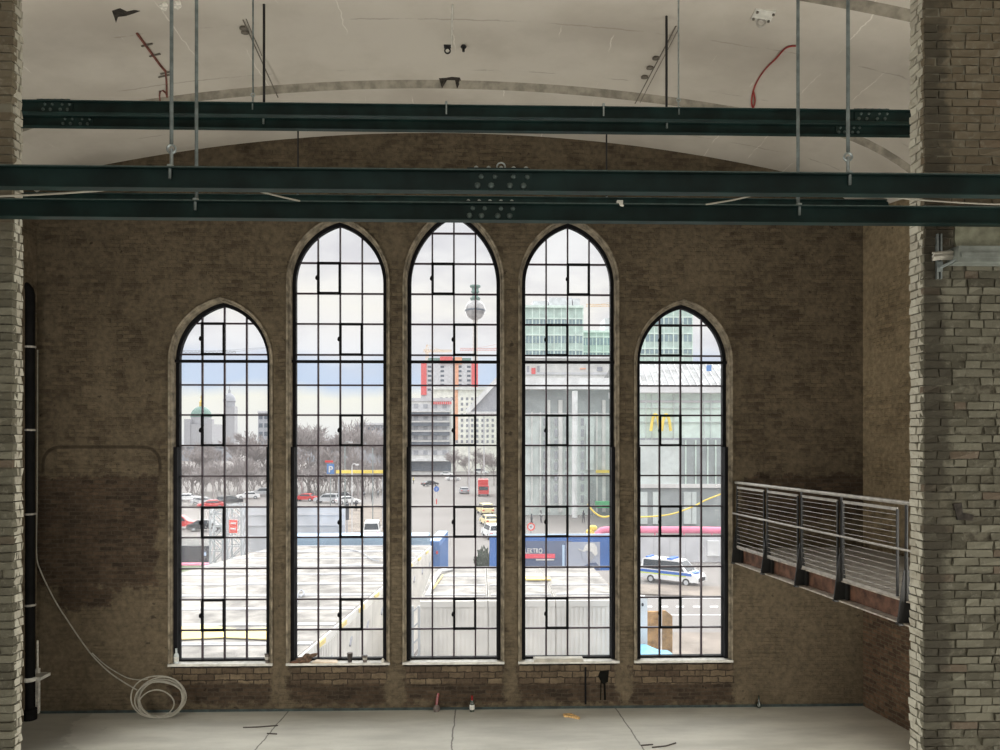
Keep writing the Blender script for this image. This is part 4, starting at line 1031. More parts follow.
# --- cars
def car(label, mat, x, y, deg, kind='saloon', lamp='lamp_red'):
    root = thing('car' if kind != 'van' else 'van', label, 'car' if kind != 'van' else 'van')
    if kind == 'saloon': L, Wd, H = 4.5, 1.8, 1.45; prof = [(-2.25, .35), (-2.25, .8), (-2.1, .92), (-1.35, .98), (1.05, .98), (2.05, .82), (2.25, .62), (2.25, .35)]; cab = [(-1.75, .95), (-1.15, 1.40), (-.9, 1.45), (.25, 1.45), (.45, 1.41), (1.25, .95)]
    elif kind == 'suv': L, Wd, H = 4.7, 1.9, 1.75; prof = [(-2.35, .42), (-2.35, 1.0), (-2.2, 1.1), (1.2, 1.1), (2.2, .98), (2.35, .7), (2.35, .42)]; cab = [(-2.2, 1.05), (-1.95, 1.68), (-1.7, 1.75), (.3, 1.75), (.5, 1.70), (1.3, 1.05)]
    else: L, Wd, H = 5.2, 1.95, 2.0; prof = [(-2.6, .38), (-2.6, 1.05), (-2.5, 1.15), (1.55, 1.15), (2.4, .95), (2.6, .7), (2.6, .38)]; cab = [(-2.55, 1.1), (-2.4, 1.9), (-2.2, 1.98), (.75, 1.98), (.95, 1.92), (1.75, 1.1)]
    h = Wd/2
    m = MB(); m.prism(prof, -h, h); m.build('body', M[mat], root)
    m = MB(); n = len(cab); vs = [(u, -h*(.98 if v < 1.2 else .80), v) for u, v in cab] + [(u, h*(.98 if v < 1.2 else .80), v) for u, v in cab]
    m.add(vs, [tuple(range(n))[::-1], tuple(range(n, 2*n))] + [(i, (i+1) % n, n+(i+1) % n, n+i) for i in range(n)]); m.build('cabin', M[mat], root)
    zl, zh = cab[0][1] + .06, H - .12
    def lerpx(z, front): 
        a, b = (cab[-1], cab[-2]) if front else (cab[0], cab[1]); t = (z - a[1])/(b[1] - a[1]); return a[0] + (b[0] - a[0])*t
    for fr in (False, True):
        g = MB(); s_ = 1 if fr else -1; e = .015
        vs = [(lerpx(zl, fr) + s_*e, -h*.86, zl), (lerpx(zl, fr) + s_*e, h*.86, zl), (lerpx(zh, fr) + s_*e, h*.72, zh), (lerpx(zh, fr) + s_*e, -h*.72, zh)]
        vs += [(v[0] - s_*.06, v[1], v[2]) for v in vs]
        g.add(vs, [(0, 1, 2, 3), (7, 6, 5, 4), (0, 4, 5, 1), (1, 5, 6, 2), (2, 6, 7, 3), (3, 7, 4, 0)]); g.build('windscreen' if fr else 'rear_window', M['car_glass'], root)
    for s_ in (-1, 1):
        g = MB(); xs = [lerpx(zl, False) + .25, lerpx(zl, True) - .25, lerpx(zh, True) - .12, lerpx(zh, False) + .12]
        def yy(z): return s_*(h*(.98 + (.80 - .98)*(z - cab[0][1])/(H - cab[0][1])) + .012)
        zz = [zl, zl, zh, zh]; vs = [(xs[i], yy(zz[i]), zz[i]) for i in range(4)] + [(xs[i], yy(zz[i]) - s_*.05, zz[i]) for i in range(4)]
        g.add(vs, [(0, 1, 2, 3), (7, 6, 5, 4), (0, 4, 5, 1), (1, 5, 6, 2), (2, 6, 7, 3), (3, 7, 4, 0)]); g.build('side_window', M['car_glass'], root)
        for xw in (-L*.30, L*.31):
            t = MB(); n = 14; rr = .33; vs = []
            for q in (h*.78, h*1.01): vs += [(xw + rr*cos(2*pi*k/n), s_*q, rr + rr*sin(2*pi*k/n)) for k in range(n)]
            t.add(vs, [tuple(range(n)), tuple(range(n, 2*n))] + [(k, (k+1) % n, n+(k+1) % n, n+k) for k in range(n)]); w_ = t.build('wheel', M['tyre'], root)
            t = MB(); vs = []
            for q in (h*1.0, h*1.02): vs += [(xw + .19*cos(2*pi*k/n), s_*q, rr + .19*sin(2*pi*k/n)) for k in range(n)]
            t.add(vs, [tuple(range(n)), tuple(range(n, 2*n))] + [(k, (k+1) % n, n+(k+1) % n, n+k) for k in range(n)]); t.build('hubcap', M['car_silver'], w_)
        t = MB(); t.box(-L/2 - .015, -L/2 + .05, *sorted((s_*h*.6, s_*h*.96)), .68, .86); t.build('tail_lamp', M[lamp], root)
        t = MB(); t.box(L/2 - .12, L/2 + .01, *sorted((s_*h*.58, s_*h*.94)), .55, .7); t.build('headlamp', M['white_paint'], root)
    p = G(x, y); root.location = p; root.rotation_euler = (0, 0, R(deg))
    return root
CL = 'parked cars beyond the two left windows'
car('white saloon parked at the far left of the first window', 'car_white', 188, 501, 10, 'saloon'); car('silver saloon parked behind the red car in the first window', 'car_silver', 204, 505, 12)
car('small red car parked in the first window beside the dark suv', 'car_red', 211, 508.5, 200); car('dark suv seen from behind, first window, above the truss tower', 'car_black', 229.5, 505, 60, 'suv')
car('white saloon behind the dark suv near the first window right edge', 'car_white', 248, 499, 200); car('silver estate car last in the row at the first window right edge', 'car_silver', 262, 496, 195, 'suv')
car('red car low behind the truss towers in the first window', 'car_red', 180, 529, 5, 'suv'); car('dark saloon close beside the first truss tower', 'car_black', 207, 531, 0)
car('silver suv parked in front of the trees, second window', 'car_silver', 327, 503, 175, 'suv'); car('dark red saloon at the left edge of the second window', 'car_red', 305, 501, 170)
car('black saloon behind the silver suv in the second window', 'car_black', 341, 499, 185); car('white saloon parked behind the hoarding in the second window', 'car_white', 348, 504, 20)
car('small white van with blue lower half driving off in the second window', 'car_white', 372.5, 537, 95, 'van')
car('dark grey saloon driving away down the street, middle window', 'car_grey', 464, 493.5, 97); car('small black car far down the street, middle window', 'car_black', 430, 486, 40)
car('white car at the far corner in front of the dark shopfront', 'car_white', 446.5, 476, 0); car('white car crossing far down the street beside the red lorry', 'car_white', 453, 480.5, 10); car('white van parked far off by the cream hotel foot', 'car_white', 481, 474, 5, 'van')
car('pale yellow taxi, farthest of the row in the middle window', 'car_taxi', 485, 514, 102, 'suv'); car('pale yellow taxi, second of the row in the middle window', 'car_taxi', 489, 525, 102); car('white taxi, nearest of the row in the middle window', 'car_white', 493, 538, 102, 'suv')
# red lorry
p = G(483.5, 496); lo = thing('red_lorry', 'red lorry standing on the street at the right of the middle window', 'lorry', p)
m = MB(); m.box(p.x - 1.15, p.x + 1.0, p.y + .2, p.y + 6, ZG + .9, ZG + 3.4); m.build('cargo_box', M['car_red'], lo)
m = MB(); m.box(p.x - 1.1, p.x + 1.1, p.y - 1.8, p.y + .1, ZG + .5, ZG + 2.3); m.build('cab', M['car_red'], lo); m = MB(); m.box(p.x - .95, p.x + .95, p.y - 1.86, p.y - 1.75, ZG + 1.35, ZG + 2.1); m.build('windscreen', M['car_glass'], lo)
for sx in (-1, 1):
    for yy in (-1, 3.8): m = MB(); m.tube([(p.x + sx*.75, p.y + yy, ZG + .5), (p.x + sx*1.1, p.y + yy, ZG + .5)], .5, 12); m.build('wheel', M['tyre'], lo)
# police van
pv = car('white police van with blue and lime stripes standing by the kerb', 'car_white', 672.5, 583, 0, 'van')
pv.rotation_euler = (0, 0, R(-38)); pv.scale = (.94, .94, .98)
def pvb(name, mat, x0, x1, y0, y1, z0, z1):
    m = MB(); m.box(x0, x1, y0, y1, z0, z1); o = m.build(name, M[mat]); o.parent = pv; o.location = Vector(((x0+x1)/2, (y0+y1)/2, z0)); return o
for sy in (-1, 1):
    pvb('blue_stripe', 'police_blue', -2.55, 2.1, *sorted((sy*.965, sy*.99)), .86, 1.08); pvb('lime_stripe', 'police_lime', -2.55, 1.6, *sorted((sy*.965, sy*.988)), .76, .85)
pvb('light_bar', 'police_blue', -.2, .25, -.7, .7, 1.98, 2.12); pvb('light_bar', 'police_blue', -2.2, -1.95, -.6, .6, 1.98, 2.08); pvb('bonnet_stripe', 'police_blue', 1.75, 2.3, -.5, .5, 1.05, 1.09); pvb('grille', 'car_black', 2.55, 2.63, -.7, .7, .42, .72)
# --- people
def person(label, x, y, mats, pose=0, s=1.0):
    p = G(x, y); root = thing('person', label, 'person', p); st = .10 + .06*pose
    verts = [(0, 0, .95), (0, 0, 1.2), (0, 0, 1.42), (0, 0, 1.52), (0, .01, 1.66), (.09, 0, .9), (.10, st, .5), (.10, st - .06, .06), (.10, st - .18, .03), (-.09, 0, .9), (-.10, -st, .5), (-.10, -st*1.3, .06), (-.10, -st*1.3 - .12, .03), (.19, 0, 1.40), (.25, -.04, 1.12), (.24, -.12, .88), (-.19, 0, 1.40), (-.25, .05, 1.12), (-.24, .02, .88)]
    rad = [.15, .16, .13, .06, .105, .095, .065, .045, .04, .095, .065, .045, .04, .06, .045, .035, .06, .045, .035]
    ed = [(0, 1), (1, 2), (2, 3), (3, 4), (0, 5), (5, 6), (6, 7), (7, 8), (0, 9), (9, 10), (10, 11), (11, 12), (2, 13), (13, 14), (14, 15), (2, 16), (16, 17), (17, 18)]
    def skin(nm, vs, es, rs, mt):
        me = bpy.data.meshes.new(nm); me.from_pydata([Vector(v)*s for v in vs], es, []); o = bpy.data.objects.new(nm, me); COL.objects.link(o); o.parent = root
        o.modifiers.new('skin', 'SKIN'); sv = me.skin_vertices[0].data
        for i, r in enumerate(rs): sv[i].radius = (r*s, r*s)
        sv[0].use_root = True; o.modifiers.new('sub', 'SUBSURF').levels = 1; me.materials.append(M[mt]); return o
    skin('body', verts, ed, rad, mats[0])
    cs = [(0, 0, .92), (0, 0, 1.2), (0, 0, 1.43), (.19, 0, 1.41), (.25, -.04, 1.12), (-.19, 0, 1.41), (-.25, .05, 1.12)]
    skin('jacket', cs, [(0, 1), (1, 2), (2, 3), (3, 4), (2, 5), (5, 6)], [.17, .18, .14, .075, .06, .075, .06], mats[1])
    m = MB(); m.lathe((p.x, p.y + .01, ZG + 1.62*s), [(.112*s, 0), (.115*s, .06*s), (.08*s, .13*s), (.02*s, .16*s)], 10); m.build('hair', M[mats[2]], root, True)
    root.rotation_euler = (0, 0, random.uniform(0, 6)); return root
person('person in dark clothes walking past the glass hall, left of two', 531.5, 527, ('cloth_dark', 'cloth_dark', 'cloth_dark'), 1)
person('person in a light jacket walking right of the dark clothed person', 541, 523, ('cloth_dark', 'cloth_light', 'cloth_dark'), 1)
person('person in dark clothes near the yellow hose by the glass hall', 583.5, 523, ('cloth_dark', 'cloth_dark', 'cloth_dark'))
person('worker in a yellow vest far down the street at the left edge', 413.5, 484, ('cloth_dark', 'vest', 'yellow'))
for i, (x, y) in enumerate(((347, 510), (352, 506), (356, 511), (364, 499), (372, 502), (378, 498))):
    person(('person in dark clothes', 'person in grey clothes')[i % 2] + (' leftmost on the beige pavement, second window', ' walking beside the leftmost person, second window', ' walking in front of the traffic light, second window', ' in the crowd behind the lamp post, second window', ' beside the lamp post, second window', ' at the right edge of the second window')[i], x, y, ('cloth_dark', 'cloth_dark' if i % 2 == 0 else 'mid_grey', 'cloth_dark'), i % 2)

# --- signs and posts
def posts(root, xs, y0, d, r, mat):
    for x in xs: q = MB(); post(q, x, y0, d, r); q.build('post', M[mat], root)
def post(mb, x, y0, d, r=.05): c = W(x, y0, d); mb.tube([(c.x, d, ZG), (c.x, d, c.z)], r, 8); return c
ps = thing('parking_sign', 'blue parking sign on a post among the bare trees', 'sign', (W(330, 470, 110).x, 110, ZG))
m = MB(); post(m, 330.5, 461, 110, .06); m.build('post', M['galv'], ps); pb_ = part(ps, 'sign_panel', 'container_blue', 326.8, 334.2, 463.8, 474, 109.9, .06); part(ps, 'red_topper', 'lamp_red', 325, 333, 460.5, 462.5, 109.9, .06)
def text(body, loc, size, mat, parent, name, ext=.01, sx=1.0, bold=0.0, align='LEFT'):
    c = bpy.data.curves.new(name, 'FONT'); c.body = body; c.size = size; c.extrude = ext; c.offset = bold; c.align_x = align
    o = bpy.data.objects.new(name, c); COL.objects.link(o); c.materials.append(M[mat]); o.parent = parent
    bpy.context.view_layer.update()
    me = bpy.data.meshes.new_from_object(o.evaluated_get(bpy.context.evaluated_depsgraph_get())); me.name = name
    bpy.data.objects.remove(o); o = bpy.data.objects.new(name, me); COL.objects.link(o); o.parent = parent
    if not me.materials: me.materials.append(M[mat])
    o.location = Vector(loc) - accloc(parent); o.rotation_euler = (R(90), 0, 0); o.scale = (sx, 1, 1); return o
q = W(330.6, 472.2, 109.85); text('P', q, 1.25, 'white_paint', pb_, 'letter_p', .02, 1, .03, 'CENTER')
rs_ = thing('blue_round_sign', 'small blue round sign on a striped post in the street, middle window', 'sign', (W(436.5, 490, 140).x, 140, ZG))
m = MB(); post(m, 436.5, 499, 140, .10); m.build('post', M['lamp_red'], rs_); m = MB(); c = W(436.5, 489, 139.9); m.prism([(c.x + .5*cos(2*pi*k/18)*1.0, c.z + .5*sin(2*pi*k/18)) for k in range(18)], 139.85, 139.95); m.build('disc', M['police_blue'], rs_)
m = MB(); post(m, 436.5, 490.5, 140, .05); m.build('upper_post', M['white_paint'], rs_)
m = MB(); m.bar(W(435.9, 490, 139.8), W(437.1, 488, 139.8), .09, .03, (0, 1, 0)); m.build('arrow', M['white_paint'], rs_)
ns = thing('prohibition_sign', 'round white sign with red ring above the blue banner', 'sign', (W(531, 527, 62).x, 62, ZG))
m = MB(); post(m, 531, 531, 62, .04); m.build('post', M['galv'], ns)
def disc(r0, r1, y, mat, nm, par, c):
    m = MB(); n = 24
    if r0 == 0: m.prism([(c.x + r1*cos(2*pi*k/n), c.z + r1*sin(2*pi*k/n)) for k in range(n)], y, y + .03)
    else:
        vs = [(c.x + r*cos(2*pi*k/n), yy, c.z + r*sin(2*pi*k/n)) for yy in (y, y + .03) for r in (r0, r1) for k in range(n)]
        fs = []
        for k in range(n):
            j = (k+1) % n; fs += [(k, j, n+j, n+k), (2*n+k, 3*n+k, 3*n+j, 2*n+j), (k, 2*n+k, 2*n+j, j), (n+k, n+j, 3*n+j, 3*n+k)]
        m.add(vs, fs)
    return m.build(nm, M[mat], par)
c = W(531, 526.8, 61.9); disc(0, .31, 61.93, 'white_paint', 'sign_face', ns, c); disc(.23, .33, 61.9, 'barrier_red', 'red_ring', ns, c); disc(0, .09, 61.9, 'mid_grey', 'pictogram', ns, c)
lp = thing('street_lamp', 'grey street lamp with a double arm in front of the trees', 'lamp', (W(347, 450, 105).x, 105, ZG))
m = MB(); c = post(m, 345, 445, 105, .09); m.tube([c, W(345, 443, 105), W(347, 441.5, 105), W(350, 442, 105)], .05, 6); m.build('pole', M['galv'], lp, True)
m = MB(); bx(m, 348.5, 352, 441.6, 443, 104.8, .5); m.build('lamp_head', M['pale_grey'], lp)
lp2 = thing('street_lamp', 'white curved street lamp right of the parking sign', 'lamp', (W(353, 470, 95).x, 95, ZG))
m = MB(); c = post(m, 352, 468, 95, .06); m.tube([c, W(352.3, 465, 95), W(354, 463.5, 95), W(356.5, 464.5, 95)], .05, 6); m.build('pole', M['white_paint'], lp2, True); m = MB(); bx(m, 355.5, 358.5, 464, 465.5, 94.9, .4); m.build('lamp_head', M['white_paint'], lp2)
m = MB(); post(m, 372.8, 448, 97, .07); tag(m.build('flag_pole', M['galv'], None, True), 'plain grey pole near the right side of the second window', 'pole')
tl_ = thing('traffic_light', 'grey traffic light on the pavement behind the hoarding, second window', 'traffic light', (W(347, 505, 80).x, 80, ZG))
m = MB(); post(m, 347, 503, 80, .06); m.build('post', M['mid_grey'], tl_); part(tl_, 'signal_head', 'board_black', 345.6, 348.6, 504, 520, 79.8, .3)
yb_ = thing('yellow_barrier', 'long yellow barrier beam right of the parking sign', 'barrier', (W(360, 472, 100).x, 100, ZG))
part(yb_, 'beam', 'yellow', 336, 386, 470.2, 473.4, 100, .4); posts(yb_, (339, 383), 472, 100.2, .1, 'mid_grey')
# --- containers with the pale roofs below the left windows
ZTOP = ZC - 6.2
def container(label, corners, z0, h, body='container_white', roof='container_roof', group=None, ribs=True, nm='site_container'):
    """corners: near-left, near-right, far-right, far-left (world x, y)"""
    cx = sum(c[0] for c in corners)/4; cy = sum(c[1] for c in corners)/4
    r = thing(nm, label, 'container', (cx, cy, z0), group)
    m = MB(); m.prism(corners, z0 + .02, z0 + h - .06, 'z')
    if ribs:
        for i in (0, 1):
            a, b = Vector((*corners[i], 0)), Vector((*corners[i+1], 0)); L = (b - a).length; n = max(2, int(L/.17)); d = (b - a).normalized(); nrm = Vector((d.y, -d.x, 0))
            for k in range(n):
                p = a + d*(L*(k + .25)/n) + nrm*.012; q = p + d*(L/n*.5); m.add([(p.x - nrm.x*.03, p.y - nrm.y*.03, z0 + .2), (q.x - nrm.x*.03, q.y - nrm.y*.03, z0 + .2), (q.x + nrm.x*.02, q.y + nrm.y*.02, z0 + .2), (p.x + nrm.x*.02, p.y + nrm.y*.02, z0 + .2)] + [(v.x, v.y, z0 + h - .32) for v in (p - nrm*.03, q - nrm*.03, q + nrm*.02, p + nrm*.02)], [(0, 1, 5, 4), (1, 2, 6, 5), (2, 3, 7, 6), (3, 0, 4, 7), (4, 5, 6, 7), (3, 2, 1, 0)])
    m.build('body', M[body], r)
    f = MB(); e = .05
    cs = [(cx + (x - cx)*1.004 , cy + (y - cy)*1.01) for x, y in corners]
    f.prism(cs, z0 + h - .26, z0 + h - .03, 'z'); f.build('top_frame', M[body], r)
    f = MB(); f.prism([(cx + (x - cx)*.992, cy + (y - cy)*.97) for x, y in corners], z0 + h - .04, z0 + h, 'z'); f.build('roof', M[roof], r)
    return r
def lf(t):  # right edge of the left row
    return (-5.26 + (t - 22.2)*(2.13/21.8), t)
def le(t): return (-18.6 + (t - 18)*(6.4/28.2), t)
hh = 2.48
names = ['nearest', 'second', 'third', 'fourth', 'fifth', 'sixth', 'seventh', 'eighth', 'ninth', 'tenth', 'eleventh']
Ys = [18.6 + 2.5*i for i in range(12)]
for i in range(11):
    y0, y1 = Ys[i], Ys[i+1] - .04
    cs = [le(y0), lf(y0), lf(y1), le(y1)]
    for tier in (1,):
        r = container('pale roofed white site container below the left windows, %s from the hall' % names[i], cs, ZG, ZTOP - ZG, group='row of white site containers')
        if tier:
            a = Vector((*lf(y0 + .25), ZTOP - .14)); b = Vector((*lf(y0 + 1.0), ZTOP - .14))
            m = MB(); m.bar(a + Vector((.05, 0, 0)), b + Vector((.05, 0, 0)), .04, .16); m.build('yellow_mark', M['container_yellow'], r)
            m = MB(); c = Vector((*lf(y0 + 1.4), ZTOP - 1.1)); m.bar(c + Vector((.07, 0, 0)), c + Vector((.07, .35, .22)), .06, .10); m.build('latch', M['mid_grey'], r)
            m = MB(); 
            for yy in (y0 + .02, y1 - .12): q0 = le(yy); q1 = lf(yy); m.bar((q0[0] + .1, yy + .05, ZTOP + .015), (q1[0] - .05, yy + .05, ZTOP + .015), .10, .05)
            m.build('roof_seam', M['pale_grey'], r)
m = MB(); P_ = [G(x, y, ZTOP) for x, y in ((180, 628), (205, 626), (240, 631), (268, 629), (268, 641), (225, 639), (180, 641))]; m.prism([(p.x, p.y) for p in P_], ZTOP + .035, ZTOP + .06, 'z'); tag(m.build('tarpaulin', M['container_yellow']), 'faded yellow sheet lying on the nearest pale container roofs', 'sheet')
cable('thin dark cable looping over the pale roofs in the second window', [G(x, y, ZTOP + .08) for x, y in ((300, 597), (304, 593), (301, 590), (298, 594), (297, 602))], .03, M['mid_grey'])
cable('thin cable trailing over the farthest pale roofs, second window', [G(x, y, ZTOP + .08) for x, y in ((340, 549), (352, 550), (362, 553), (371, 559), (379, 561))], .03, M['mid_grey'])
# blue container closing the row
a, b = W(288, 540, 46.6), W(427.2, 540, 46.6)
container('long blue container closing the far end of the pale roofs', [(a.x, 46.6), (b.x, 46.6), (b.x, 49), (a.x, 49)], ZG, W(300, 537.5, 46.6).z - ZG, 'slate_blue', 'blue_light', nm='blue_container')
a, b = W(428.6, 540, 49.3), W(439.5, 540, 49.3)
bc = container('upright blue container end beside the street, middle window', [(a.x, 49.3), (b.x, 49.3), (b.x + .3, 55), (a.x + .3, 55)], ZG, W(435, 541, 49.3).z - ZG, 'container_blue', 'blue_light', nm='blue_container')
part(bc, 'door_panel', 'blue_light', 428.8, 430.5, 543, 590, 49.2, .1); part(bc, 'red_sticker', 'lamp_red', 436, 438, 551, 554, 49.2, .06)
# right hand block of stacked white site huts (middle and fourth windows)
xa = W(420.5, 600, 30).x; ws = 2.68
for i in range(3):
    for tier in (1,):
        x0 = xa + i*ws
        r = container('white ribbed site hut, %s of the row below the blue banner' % ('left end', 'middle', 'right end')[i], [(x0, 30), (x0 + ws - .05, 30), (x0 + ws - .05, 38.2), (x0, 38.2)], ZG, ZTOP - ZG, group='row of white site huts')
        if tier:
            m = MB()
            for yy in (30.9, 33, 35.2, 37.5): m.box(x0 + .1, x0 + ws - .12, yy, yy + .07, ZTOP - .02, ZTOP + .04)
            m.build('roof_seam', M['pale_grey'], r)
m = MB(); p, q = G(526, 581.5, ZTOP), G(551, 581.5, ZTOP); m.box(p.x, q.x, p.y, p.y + .7, ZTOP + .04, ZTOP + .1); tag(m.build('yellow_board', M['container_yellow']), 'yellow board lying on the white hut roof, fourth window', 'board')
pr = thing('roof_pipe', 'pale curved pipe over the left edge of the white hut roof', 'pipe', (xa, 31, ZTOP))
m = MB(); m.tube([W(427, 596, 31), W(431, 588, 32), W(435, 578, 34), W(440, 571, 36), W(452, 569, 37)], .09, 8); m.build('pipe', M['white_paint'], pr, True); m = MB(); m.tube([W(427, 598, 31), W(437, 583, 33.4), W(443, 575, 35.5)], .04, 6); m.build('brace', M['container_yellow'], pr, True)
lad = thing('scaffold_stair', 'grey scaffold stair standing between the left containers and the huts', 'stair', (W(416, 640, 29).x, 29, ZG))
m = MB()
for x in (412.5, 419): post(m, x, 606, 29, .05)
for y in (612, 628, 644, 660): m.bar(W(412.5, y, 29), W(419, y - 6, 29), .08, .05)
m.build('frame', M['truss'], lad)
# --- blue banner
bn = thing('blue_banner', 'big blue advertising banner with white lettering and a capped head behind the hut roofs', 'banner', (W(552, 565, 42).x, 42, ZG))
pn = part(bn, 'banner_panel', 'banner_blue', 489.5, 622, 535, 571, 42, .12); part(bn, 'top_strip', 'blue_light', 489.5, 622, 534, 536.3, 41.97, .16)
part(pn, 'dark_field', 'banner_dark', 524, 572, 541, 570, 41.96, .05); part(pn, 'photo_field', 'banner_grey', 566, 600, 542, 570, 41.95, .05); part(pn, 'blue_bar', 'blue_light', 562.3, 564.6, 545, 570, 41.93, .05)
q = W(522.4, 553.4, 41.9); text('ELEKTRO', q, .40, 'white_paint', pn, 'banner_lettering', .01, .665, .003)
part(pn, 'red_line', 'banner_red', 519, 555, 553.9, 558.4, 41.92, .05); part(pn, 'small_line', 'white_render', 536, 554, 559.2, 560.4, 41.92, .05)
def flatpoly(pts, y, t, mat, nm, par): m = MB(); m.prism([(W(x, yy, y).x, W(x, yy, y).z) for x, yy in pts], y, y + t); return m.build(nm, M[mat], par)
flatpoly([(583, 551), (585, 545.5), (589, 543), (594, 543.3), (597, 547), (597.5, 554), (595, 556), (592, 552), (586, 550.5), (584.5, 552), (578.5, 549.5), (578.8, 548.5)], 41.90, .04, 'white_render', 'cap', pn)
flatpoly([(582, 551), (586, 551), (592, 553), (595, 556.5), (591, 561), (588, 564), (584, 560), (582, 556)], 41.91, .03, 'banner_grey', 'face', pn); flatpoly([(586, 551.5), (592, 553), (594.5, 557), (590, 562), (587.5, 557)], 41.905, .03, 'mid_grey', 'cheek', pn)
flatpoly([(582, 570), (584, 566), (590, 563), (596, 562.5), (599, 566), (600, 570)], 41.90, .03, 'banner_dark', 'shoulders', pn)
posts(bn, (491, 515, 540, 565, 590, 618), 536, 42.3, .06, 'truss')
sh = bare_tree_mesh(41, 3.2).build('street_shrub', M['leaf_dark'], None, False, (0, 0, 0)); p = W(487.5, 565, 50); sh.location = (p.x, 50, ZG); sh.scale = (1.0, 1.0, 1.9); tag(sh, 'dark shrub at the left end of the blue banner', 'shrub')
# --- hoarding with truss towers on the left
hb_ = thing('grey_hoarding', 'large pale grey hoarding with seams behind the truss towers', 'hoarding', (W(290, 540, 50).x, 50, ZG))
part(hb_, 'panel', 'hoarding', 240, 345, 506.5, 552, 50, .15)
for y in (515, 525.5, 536): part(hb_, 'seam', 'pale_grey', 240, 345, y - .5, y + .5, 49.93, .08)
posts(hb_, (244, 270, 297, 320, 343), 507, 50.4, .07, 'truss')
def truss(label, x0, x1, y0, d):
    a, b = W(x0, y0, d), W(x1, y0, d); w_ = b.x - a.x; r = thing('truss_tower', label, 'truss', (a.x + w_/2, d, ZG)); t = .09
    m = MB()
    for x in (a.x, b.x):
        for y in (d, d + w_): m.bar((x, y, ZG), (x, y, a.z), t, t)
    z = ZG; k = 0
    while z < a.z - .3:
        z2 = min(a.z, z + w_); 
        for y in (d, d + w_): m.bar((a.x if k % 2 else b.x, y, z), (b.x if k % 2 else a.x, y, z2), t*.7, t*.7); m.bar((a.x, y, z2), (b.x, y, z2), t*.7, t*.7)
        for x in (a.x, b.x): m.bar((x, d, z), (x, d + w_, z2), t*.7, t*.7)
        z = z2; k += 1
    m.build('lattice', M['truss'], r); return r
t1 = truss('silver truss tower left of the red sign, first window', 210, 222.5, 508, 47); t2 = truss('silver truss tower carrying the red sign, first window', 227.5, 241.5, 505, 46)
rsg = part(t2, 'red_sign', 'barrier_red', 229, 237, 520, 533, 45.85, .08); part(rsg, 'white_line', 'white_paint', 230.5, 235.5, 522.5, 524, 45.8, .05); part(rsg, 'white_line', 'white_paint', 230.5, 235.5, 528, 529.5, 45.8, .05)
m = MB(); bx(m, 223, 228, 506, 552, 48, .1); tag(m.build('white_sheet', M['white_render']), 'narrow white sheet hanging between the two truss towers', 'sheet')
db = thing('dark_board', 'black advertising board above a pink pipe, first window', 'board', (W(190, 555, 52).x, 52, ZG))
part(db, 'panel', 'board_black', 166, 210.5, 546, 562.5, 52, .15); part(db, 'pale_edge', 'white_render', 166, 210.5, 538, 546, 52.3, .1); part(db, 'blue_mark', 'blue_light', 203, 206, 552, 556, 51.95, .06)
posts(db, (168, 189, 209), 546, 52.4, .07, 'truss')
m = MB(); m.tube([W(160, 565.3, 51), W(211, 565.3, 51)], .17, 12); p = W(175, 565, 51); m.tube([(p.x, 51, ZG), (p.x, 51, p.z)], .06, 6); p = W(205, 565, 51); m.tube([(p.x, 51, ZG), (p.x, 51, p.z)], .06, 6)
tag(m.build('pink_pipe', M['pipe_pink'], None, True), 'pink pipe running below the black board, first window', 'pipe')
m = MB(); p = [W(160, 569, 50), W(212, 569, 50)]; m.box(p[0].x, p[1].x, 38, 50, ZG, W(180, 577, 44).z - .3); 
o = tag(m.build('grass', M['grass']), 'patch of green grass bank beside the pale roofs, first window', 'grass', None, 'stuff')
# --- pink water pipe, hoses, hoarding, road furniture on the right
YP2 = 74
pts = [W(597, 556, YP2), W(597, 540, YP2), W(598, 534, YP2), W(601.5, 530.5, YP2), W(606, 529.7, YP2), W(640, 529.7, YP2), W(700, 530, YP2), W(770, 531, YP2)]
pts[0].z = ZG
pk = thing('pink_pipe', 'thick pink water pipe on supports above the police van', 'pipe', (W(660, 530, YP2).x, YP2, ZG))
m = MB(); m.tube(pts, .33, 14); m.build('pipe', M['pipe_pink'], pk, True)
for x in (630, 655, 684, 712, 745): m = MB(); c = W(x, 533, YP2); m.tube([(c.x, YP2, ZG), (c.x, YP2, c.z)], .08, 8); m.build('support', M['pipe_pink'], pk)
cable('yellow hose hanging in a curve in front of the glass hall', [W(x, y, 80) for x, y in ((588, 504), (592, 510), (598, 515), (604, 517), (611, 515.5), (618, 512))], .09, M['yellow'], 'yellow_hose', 8, 'hose')
cable('pale yellow hose sagging in front of the restaurant storefront', [W(x, y, 82) for x, y in ((632, 517), (652, 516.5), (672, 514), (692, 507), (706, 500), (724, 493))], .08, M['yellow'], 'yellow_hose', 8, 'hose')
m = MB()
for dx, dz in ((0, 0), (.25, .5), (-.2, .9), (.1, 1.3)): c = W(592, 534, 78); m.lathe((c.x + dx, 78, c.z - 1.0 + dz), [(.2, 0), (.42, .2), (.42, .45), (.2, .6)], 10)
tag(m.build('hose_bundle', M['yellow'], None, True), 'yellow bundle of hose standing right of the white column', 'hose')
hb2 = thing('white_hoarding', 'pale site fence behind the police van', 'fence', (W(680, 560, 71).x, 71, ZG))
for i in range(7):
    part(hb2, 'panel', 'hoarding', 622 + i*16, 637.7 + i*16, 536, 576, 71, .08)
posts(hb2, [621.8 + i*16 for i in range(8)], 535.5, 71.15, .05, 'truss')
part(hb2, 'white_box', 'white_paint', 708, 720, 541, 556, 70.6, .4)
